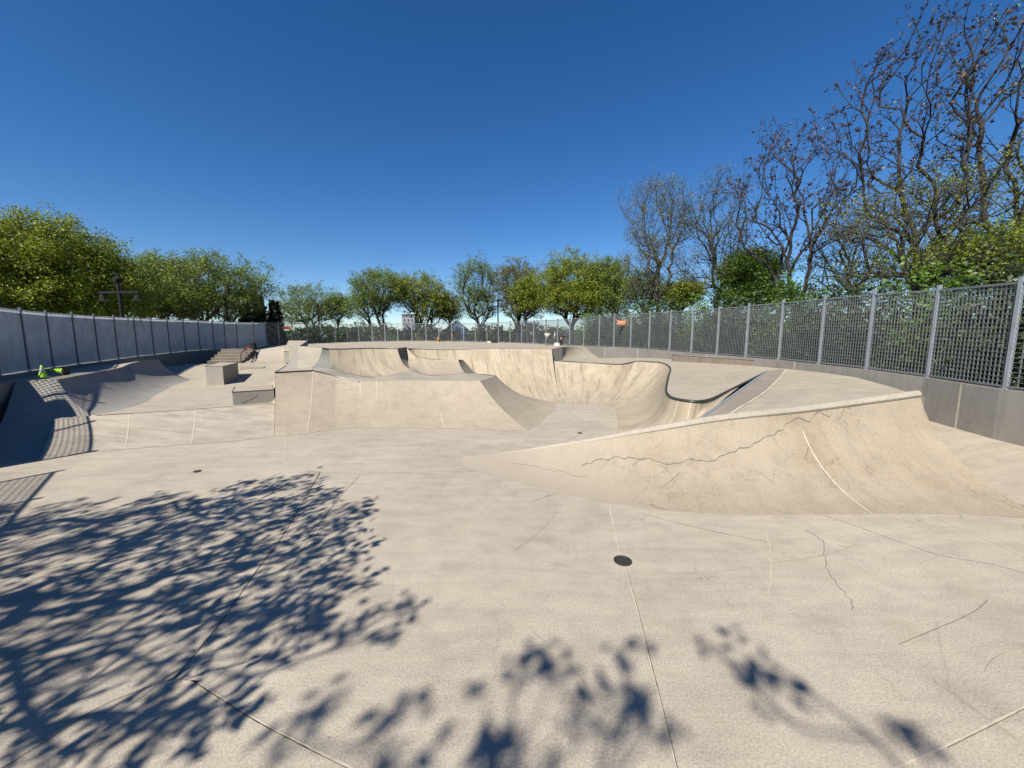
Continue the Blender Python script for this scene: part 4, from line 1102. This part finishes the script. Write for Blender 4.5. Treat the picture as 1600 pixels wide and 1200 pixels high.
def tree(base, ells, label, cat='tree', name='leafy_tree', ntips=400, trunk_h=None, trunk_top=None, leaf='leaf_lime', lk=14, ls=.16, spread=.35, seed=1, bark='bark', r_tip=.012, power=.46, rmax=.4, group=None, mid=.5, alpha=.35, pods=0, shell=.5, seg=.5, stems=1, zmin=None, zpen=1.2, targets=None, podsize=.16, twig=0, twl=.55, beta=.9, tr=.8):
    rs = np.random.RandomState(seed); base = np.array(base, float)
    o = thing(name, base, label, cat, group)
    tg = crown_pts(ntips, ells, rs, shell) if targets is None else targets
    if zmin is not None: tg = tg[tg[:, 2] > zmin]
    cen = np.mean([e[:3] for e in ells], 0) if ells else tg.mean(0)
    tt = trunk_top if trunk_top is not None else [base[0] + (cen[0] - base[0]) * .3, base[1] + (cen[1] - base[1]) * .3, base[2] + (trunk_h or 3)]
    Vs, Fs, LP, RP, off = [], [], [], [], 0
    groups = [tg] if stems == 1 else [tg[np.argsort(np.arctan2(tg[:, 1] - cen[1], tg[:, 0] - cen[0]))][k::1][int(len(tg) * k / stems) - k:int(len(tg) * (k + 1) / stems) - k] for k in range(stems)]
    for gi, gt in enumerate(groups):
        if len(gt) < 3: continue
        b0 = base + (np.array([math.cos(gi * 2.4), math.sin(gi * 2.4), 0]) * .35 if stems > 1 else 0)
        t2 = np.array(tt, float)
        if stems > 1: t2 = b0 + (gt.mean(0) - b0) * np.array([.28, .28, .35])
        A, par, tips = skeleton(b0, [b0 + (t2 - b0) * .5 + rs.normal(0, .08, 3), t2], gt, rs, alpha, seg, zpen=zpen, twig=twig, twl=twl, beta=beta, tr=tr)
        v, f_, r = branch_mesh(A, par, tips, r_tip, power, rmax / math.sqrt(stems))
        Vs.append(v); Fs.append(f_ + off); off += len(v)
        LP.append(A[tips]); thin = np.where(r < r_tip * 2.3)[0]; RP.append(A[rs.choice(thin, int(len(thin) * mid))] if mid and len(thin) else A[:0])
    np_mesh('trunk', np.concatenate(Vs), np.concatenate(Fs), M[bark], o)
    tp = np.concatenate(LP); md = np.concatenate(RP)
    if lk:
        v1, f1 = leaves(tp, lk, (spread, spread, spread * .8), ls, rs)
        if len(md):
            v2, f2 = leaves(md, max(1, lk // 2), (spread, spread, spread * .8), ls, rs); v1, f1 = np.concatenate([v1, v2]), np.concatenate([f1, f2 + len(v1)])
        np_mesh('crown', v1, f1, M[leaf], o)
    if pods:
        sel = tp[rs.uniform(0, 1, len(tp)) < .75]
        v1, f1 = leaves(sel - np.array([0, 0, .08]), pods, (.055, .055, .08), podsize, rs, 0, 1.7); np_mesh('seed_clusters', v1, f1, M['pods'], o)
    return o
GZ = -1.2 * S
def T(px, Y, z=None):
    p = PY(px, 530, Y); return np.array([p.x, p.y, GZ if z is None else z])
def ell(px, py, hw, hh, Y, dy=None):          # crown ellipsoid seen centred on (px,py) with half sizes in px
    p = PY(px, py, Y); k = Y / 600 * S
    return (p.x, p.y, p.z - .15, max(.6, hw * k - .4), max(.6, (dy or hw) * k - .4), max(.6, hh * k - .7))
gl = 'trees beyond the left fence'; gb = 'trees beyond the back fence'; gr = 'trees beyond the right fence'
# left
tree(T(-30, 20), [ell(-25, 425, 120, 88, 20), ell(10, 470, 110, 50, 20)], 'dense yellow-green tree at the left edge of the photo above the fence', ntips=620, leaf='leaf_lime', lk=31, ls=0.099, spread=0.26, seed=2, group=gl, trunk_h=4, mid=0.45, twig=2, twl=.75, r_tip=.009)
tree(T(100, 22), [ell(92, 425, 82, 80, 22), ell(110, 468, 95, 50, 22)], 'dense yellow-green rounded tree behind the nearest street lamp', ntips=620, leaf='leaf_lime', lk=29, ls=0.099, spread=0.26, seed=3, group=gl, trunk_h=4, mid=0.45, twig=2, twl=.75, r_tip=.009)
tree(T(225, 30), [ell(222, 450, 38, 45, 30), ell(235, 475, 40, 30, 30)], 'thin sparse tree between the dense left trees and the round tree', ntips=330, leaf='leaf_green', lk=10, ls=0.099, spread=0.19, seed=4, group=gl, trunk_h=4, mid=0.20, stems=3, twig=2, twl=.75, r_tip=.009)
tree(T(345, 31), [ell(318, 448, 92, 52, 31), ell(300, 475, 80, 32, 31)], 'round-crowned light green tree with forking trunks above the left fence', ntips=800, leaf='leaf_green', lk=13, ls=0.106, spread=0.20, seed=5, group=gl, trunk_h=4, mid=0.25, stems=3, twig=2, twl=.75, r_tip=.009)
tree(T(270, 33), [ell(262, 455, 48, 52, 33)], 'lime green tree overlapping the left side of the round tree', ntips=360, leaf='leaf_lime', lk=15, ls=0.106, spread=0.22, seed=6, group=gl, trunk_h=4, mid=0.25, twig=2, twl=.75, r_tip=.009)
def conifer(px, ytop, Y, hw, label, seed):
    rs = np.random.RandomState(seed); b = T(px, Y); tp = PY(px, ytop, Y); o = thing('conifer_tree', b, label, 'tree', 'dark conifers beyond the left fence')
    H_ = tp.z - b[2]; mb = MB(); mb.tube([Vector(b), Vector(b) + Vector((0, 0, H_ * .97))], [.18, .02], 7); mb.build('trunk', [M['bark_dark']], o)
    n = 900; u = rs.uniform(.12, 1, n); rr_ = (1 - u) ** .8 * hw * Y / 600 * S * rs.uniform(.5, 1.05, n); a = rs.uniform(0, 2 * np.pi, n)
    pts = np.stack([b[0] + rr_ * np.cos(a), b[1] + rr_ * np.sin(a), b[2] + u * H_ - rr_ * .25], 1)
    v, f_ = leaves(pts, 9, (.2, .2, .12), .26, rs, .6, 2.0); np_mesh('crown', v, f_, M['leaf_fir'], o)
conifer(408, 462, 37, 22, 'dark conifer touching the right side of the round left tree', 31)
conifer(432, 472, 38, 18, 'small pointed dark conifer at the corner of the left fence', 32)
conifer(388, 480, 36, 20, 'low dark conifer half hidden behind the round left tree', 33)
# back
tree(T(495, 50), [ell(486, 470, 48, 28, 50), ell(475, 490, 52, 22, 50)], 'low spreading light green tree behind the small street lamp', ntips=500, leaf='leaf_green', lk=8, ls=0.125, spread=0.24, seed=7, group=gb, stems=2, mid=0.20, twig=2, twl=.75, r_tip=.009)
tree(T(528, 52), [ell(530, 480, 22, 22, 52)], 'small green tree just left of the tall multi-stemmed tree', ntips=200, leaf='leaf_green', lk=9, ls=0.125, spread=0.24, seed=8, group=gb, stems=2, mid=0.20, twig=2, twl=.75, r_tip=.009)
tree(T(598, 46), [ell(595, 452, 48, 32, 46), ell(575, 478, 36, 25, 46)], 'broad multi-stemmed tree with bare lower trunks, left of the pair', ntips=650, leaf='leaf_green', lk=9, ls=0.119, spread=0.21, seed=9, group=gb, stems=5, mid=0.20, bark='bark_dark', rmax=.5, twig=2, twl=.75, r_tip=.009)
tree(T(655, 47), [ell(655, 458, 44, 32, 47), ell(672, 480, 36, 26, 47)], 'broad multi-stemmed tree with bare lower trunks, right of the pair', ntips=600, leaf='leaf_lime', lk=9, ls=0.119, spread=0.21, seed=10, group=gb, stems=4, mid=0.20, bark='bark_dark', rmax=.5, twig=2, twl=.75, r_tip=.009)
tree(T(702, 48), [ell(700, 483, 22, 24, 48)], 'small olive tree above the blue house', ntips=220, leaf='leaf_olive', lk=10, ls=0.119, spread=0.22, seed=11, group=gb, mid=0.25, twig=2, twl=.75, r_tip=.009)
tree(T(745, 44), [ell(743, 443, 38, 42, 44), ell(752, 478, 36, 25, 44)], 'thin upright tree with sparse leaves left of the central lamp', ntips=520, leaf='leaf_green', lk=6, ls=0.112, spread=0.20, seed=12, group=gb, mid=0.17, bark='bark_dark', twig=2, twl=.75, r_tip=.009)
tree(T(806, 43), [ell(808, 442, 36, 38, 43), ell(815, 472, 36, 30, 43)], 'olive green tree just right of the central lamp', ntips=520, leaf='leaf_olive', lk=9, ls=0.112, spread=0.21, seed=13, group=gb, mid=0.25, stems=2, bark='bark_dark', twig=2, twl=.75, r_tip=.009)
tree(T(826, 40), [ell(826, 462, 26, 32, 40)], 'slender lime tree between the olive tree and the dense dark green one', ntips=300, leaf='leaf_lime', lk=9, ls=0.112, spread=0.21, seed=14, group=gb, mid=0.25, bark='bark_dark', twig=2, twl=.75, r_tip=.009)
tree(T(893, 38), [ell(893, 440, 52, 42, 38), ell(900, 470, 60, 30, 38)], 'dense rounded yellow-green tree behind the people', ntips=700, leaf='leaf_lime', lk=17, ls=0.106, spread=0.24, seed=15, group=gb, mid=0.35, bark='bark_dark', trunk_h=5, twig=2, twl=.75, r_tip=.009)
tree(T(950, 36), [ell(952, 450, 32, 44, 36)], 'green tree at the right shoulder of the dense rounded tree', ntips=380, leaf='leaf_green', lk=13, ls=0.106, spread=0.22, seed=16, group=gb, mid=0.30, bark='bark_dark', trunk_h=4, twig=2, twl=.75, r_tip=.009)
# right
tree(T(1035, 27), [ell(1030, 345, 52, 72, 27), ell(1015, 420, 48, 50, 27)], 'tall sparse tree with drooping olive catkins, first of the bare right trees', ntips=330, leaf='leaf_olive', lk=8, ls=0.073, spread=.26, seed=17, group=gr, mid=.3, trunk_h=6, bark='bark', alpha=.4, twig=2, twl=.7, r_tip=.009)
tree(T(1118, 26), [ell(1115, 340, 50, 72, 26), ell(1110, 420, 60, 45, 26)], 'sparse olive-budded tree left of the bare brown-podded tree', ntips=330, leaf='leaf_olive', lk=6, ls=0.073, spread=.24, seed=18, group=gr, mid=.25, trunk_h=6, bark='bark_dark', alpha=.4, twig=2, twl=.7, r_tip=.009)
tree(T(1240, 20.5), [ell(1240, 270, 92, 88, 20.5), ell(1240, 350, 95, 60, 20.5)], 'bare many-branched tree hung with brown seed clusters, middle of the right side', ntips=270, leaf='leaf_olive', lk=0, seed=19, group=gr, trunk_h=5.0, bark='bark_dark', alpha=.45, pods=5, podsize=.095, r_tip=.009, stems=3, name='bare_tree', rmax=.36, twig=2, power=.46)
tree(T(1462, 16.5), [ell(1440, 150, 110, 140, 16.5), ell(1420, 300, 110, 80, 16.5)], 'tallest bare tree with thick dark limbs and brown seed clusters', ntips=240, leaf='leaf_olive', lk=0, seed=20, group=gr, trunk_h=5.5, bark='bark_dark', alpha=.45, pods=5, podsize=.095, r_tip=.010, name='bare_tree', rmax=.38, power=.455, twig=2)
tree(T(1560, 15.5), [ell(1600, 150, 110, 170, 15.5), ell(1590, 320, 120, 70, 15.5)], 'bare tree leaning out of the right edge of the photo', ntips=240, leaf='leaf_lime', lk=3, ls=0.066, spread=.18, seed=21, group=gr, trunk_h=4.5, bark='bark_dark', alpha=.45, pods=5, podsize=.095, r_tip=.010, name='bare_tree', rmax=.38, mid=.3, power=.455, twig=2)
tree(T(1172, 25), [ell(1172, 430, 44, 42, 25), ell(1178, 465, 52, 25, 25)], 'dense dark green bushy tree below the bare right trees', ntips=420, leaf='leaf_deep', lk=20, ls=0.092, spread=0.22, seed=22, group=gr, mid=0.45, trunk_h=3, twig=2, twl=.75, r_tip=.009)
tree(T(1068, 27), [ell(1065, 462, 30, 26, 27)], 'low lime green shrub tree behind the orange sign', ntips=240, leaf='leaf_lime', lk=12, ls=0.092, spread=0.21, seed=23, group=gr, mid=0.30, trunk_h=2.5, twig=2, twl=.75, r_tip=.009)
tree(T(1335, 21), [ell(1330, 400, 62, 62, 21), ell(1320, 455, 75, 24, 21)], 'light green sparsely leaved tree right of the middle bare tree', ntips=380, leaf='leaf_green', lk=2, ls=0.073, spread=0.17, seed=24, group=gr, mid=0.20, trunk_h=4, twig=2, twl=.75, r_tip=.009)
tree(T(1440, 14.2), [ell(1430, 330, 105, 60, 14.2), ell(1440, 410, 120, 35, 14.2)], 'leafy young tree in front of the tallest bare tree', ntips=380, leaf='leaf_lime', lk=4, ls=0.059, spread=0.12, seed=25, group=gr, mid=0.17, trunk_h=4, twig=2, twl=.75, r_tip=.009)
tree(T(1580, 13.2), [ell(1585, 390, 115, 45, 13.2), ell(1590, 425, 120, 30, 13.2)], 'bright yellow-green boughs above the nearest right fence panels', ntips=480, leaf='leaf_lime', lk=14, ls=0.066, spread=0.15, seed=26, group=gr, mid=0.25, trunk_h=4, twig=2, twl=.75, r_tip=.009)
tree(T(1010, 31), [ell(1005, 455, 34, 36, 31)], 'leafy tree at the foot of the catkin tree', ntips=280, leaf='leaf_green', lk=7, ls=0.092, spread=0.20, seed=27, group=gr, mid=0.20, trunk_h=3, twig=2, twl=.75, r_tip=.009)
# hedge shrubs right behind the right fence
hs = 'hedge shrubs behind the right fence'
def shrub(c, rx, rz, label, seed, leaf='leaf_ivy', n=420, lk=10, group=None, size=.15):
    rs = np.random.RandomState(seed); c = np.array(c, float); o = thing('hedge_shrub', (c[0], c[1], GZ), label, 'shrub', group)
    mb = MB()
    for k in range(6):
        a = k * 1.05; mb.tube([Vector((c[0], c[1], GZ)), Vector((c[0] + rx * .3 * math.cos(a), c[1] + rx * .3 * math.sin(a), c[2])), Vector((c[0] + rx * .7 * math.cos(a), c[1] + rx * .7 * math.sin(a), c[2] + rz * .6))], [.04, .025, .01], 5)
    mb.build('stems', [M['bark_dark']], o)
    pts = crown_pts(n, [(c[0], c[1], c[2], rx, rx, rz)], rs, .3)
    v, f_ = leaves(pts, lk, (.16, .16, .16), size, rs); np_mesh('foliage', v, f_, M[leaf], o)
wordy = ['ivy-dark hedge shrub behind the right fence, %s']
spots = [(i, p) for i, p in enumerate(right_line) if p.y > 3.5 * S]
for k, (i, p) in enumerate(spots[::1]):
    q = right_line[min(i + 1, len(right_line) - 1)] - right_line[i - 1]; nrm = Vector((q.y, -q.x, 0)).normalized()
    if p.y > 27 * S: continue
    c = p + nrm * (1.75 + (k % 3) * .3); zt = p.z + (2.0 + .5 * ((k * 7) % 4) / 3)
    shrub((c.x, c.y, (zt + GZ) / 2 + .4), 1.5, (zt - GZ) / 2 + .45, 'dark ivy-green hedge shrub packed against the outside of the right fence', 60 + k, ['leaf_ivy', 'leaf_ivy', 'leaf_deep'][k % 3], 700, 17, hs, .095)
# low bushes behind the back fence
for k in range(13):
    px = 470 + k * 33 + (k * 37) % 11; Y = 45 + (k * 5) % 9; c = PY(px, 522 - (k * 13) % 8, Y)
    shrub((c.x, c.y, c.z - .9), 2.2, 1.9, 'low dark bush in the gap beyond the back fence', 90 + k, ['leaf_ivy', 'leaf_deep', 'leaf_ivy'][k % 3], 260, 9, 'low bushes beyond the back fence', .22)
# the tree out of frame on the left whose crown shades the foreground
rs = np.random.RandomState(77)
LH = Vector((SUN_H.x, SUN_H.y)) / math.tan(SUN_E)
polyA = [(-700, 840), (0, 806), (200, 786), (330, 764), (440, 748), (490, 772), (535, 805), (515, 850), (575, 930), (600, 985), (560, 1010), (460, 1080), (345, 1170), (215, 1290), (-900, 1300)]
GA = [P(x, y) for x, y in polyA]
def inpoly(x, y, G):
    c = False
    for i in range(len(G)):
        a, b = G[i], G[i - 1]
        if (a.y > y) != (b.y > y) and x < (b.x - a.x) * (y - a.y) / (b.y - a.y) + a.x: c = not c
    return c
def inframe(q):
    if q[1] < .3: return False
    d = Vector((q[0], q[1], q[2] - EYE * S)); zc = d.y * math.cos(PITCH) - d.z * math.sin(PITCH)
    return zc > 0 and abs(d.x / zc) < 1.75 and abs((d.y * math.sin(PITCH) + d.z * math.cos(PITCH)) / zc) < 1.4
tg = []
while len(tg) < 520:
    x, y = rs.uniform(-13.5, -.8), rs.uniform(1.8, 8.6)
    if not inpoly(x, y, GA): continue
    edge_ = (x + 12) / 11
    if rs.uniform() > 1.0 - .25 * edge_: continue
    z = 6.6 + 1.6 * math.sin(x * .5) + rs.normal(0, .9)
    q = (x - LH.x * z, y - LH.y * z, z)
    if not inframe(q): tg.append(q)
tg2 = []
for px, py, n_, sp in ((625, 1150, 6, .07), (815, 1092, 7, .10), (800, 1160, 10, .16), (905, 1095, 5, .07), (965, 1080, 5, .06), (975, 1135, 9, .10), (915, 1165, 8, .14), (860, 1190, 9, .16), (740, 1190, 7, .12), (640, 1190, 6, .10), (520, 1150, 8, .14),
                       (1150, 1052, 2, .03), (1215, 1040, 3, .05), (1280, 1085, 7, .06), (1260, 1150, 5, .07), (1430, 1175, 4, .05)):
    gpt = P(px, py)
    for k in range(max(1, n_ // 4)):
        x, y = gpt.x + rs.normal(0, sp), gpt.y + rs.normal(0, sp * .8); z = 8.6 + rs.normal(0, .35)
        tg2.append((x - LH.x * z, y - LH.y * z, z))
tg = np.array(tg); tg2 = np.array(tg2)
tb_ = np.array([-16.8, -7.0, GZ])
tree(tb_, [], 'leafy tree outside the near left corner, its shadow lying across the foreground', leaf='leaf_green', lk=6, ls=.085, spread=.075, seed=41, trunk_top=[-15.6, -6.3, 3.4], targets=tg, bark='bark_dark', alpha=.45, mid=.04, r_tip=.008, power=.45, rmax=.32, seg=.35, zpen=.5, twig=2, twl=.42, tr=.35)

tree(np.array([-2.2, -13.2, GZ]), [], 'leafy tree behind the camera, casting small leaf shadows at the bottom of the photo', leaf='leaf_green', lk=6, ls=.10, spread=.08, seed=43, trunk_top=[-2.6, -11.6, 4.2], targets=tg2, bark='bark_dark', alpha=.3, mid=.0, r_tip=.008, power=.4, rmax=.25, seg=.35, zpen=.3, twig=2, twl=.3, tr=.1)

# ------------------------------------------------------------------ sky, sun, camera
w = bpy.data.worlds.new('World'); sc.world = w; w.use_nodes = True
nt = w.node_tree; bg = nt.nodes['Background']
sky = nt.nodes.new('ShaderNodeTexSky'); sky.sky_type = 'NISHITA'; sky.sun_disc = False
sky.sun_elevation = SUN_E
to_sun = Vector((-SUN_H.x, -SUN_H.y)); sky.sun_rotation = math.atan2(to_sun.x, to_sun.y)
sky.altitude = 1200; sky.air_density = 1.0; sky.dust_density = .05; sky.ozone_density = 3.0
hsv = nt.nodes.new('ShaderNodeHueSaturation'); hsv.inputs['Saturation'].default_value = 1.3; hsv.inputs['Hue'].default_value = .506
nt.links.new(sky.outputs[0], hsv.inputs['Color']); nt.links.new(hsv.outputs[0], bg.inputs['Color'])
bg.inputs['Strength'].default_value = .068
sd = bpy.data.lights.new('sun', 'SUN'); sd.energy = 5.0; sd.angle = R(.53); sd.color = (1, .94, .84)
so = bpy.data.objects.new('sun', sd); COL.objects.link(so)
so.rotation_euler = Vector((SUN_H.x * math.cos(SUN_E), SUN_H.y * math.cos(SUN_E), -math.sin(SUN_E))).to_track_quat('-Z', 'Y').to_euler()
cam = bpy.data.cameras.new('camera'); co = bpy.data.objects.new('camera', cam); COL.objects.link(co)
cam.sensor_width = 36; cam.lens = 36 * F / 1600; cam.clip_end = 8000; cam.clip_start = .05
co.location = V(0, 0, EYE); co.rotation_euler = (R(90) - PITCH, 0, 0)
sc.camera = co
sc.view_settings.view_transform = 'Standard'; sc.view_settings.look = 'None'; sc.view_settings.exposure = .89; sc.view_settings.gamma = 1
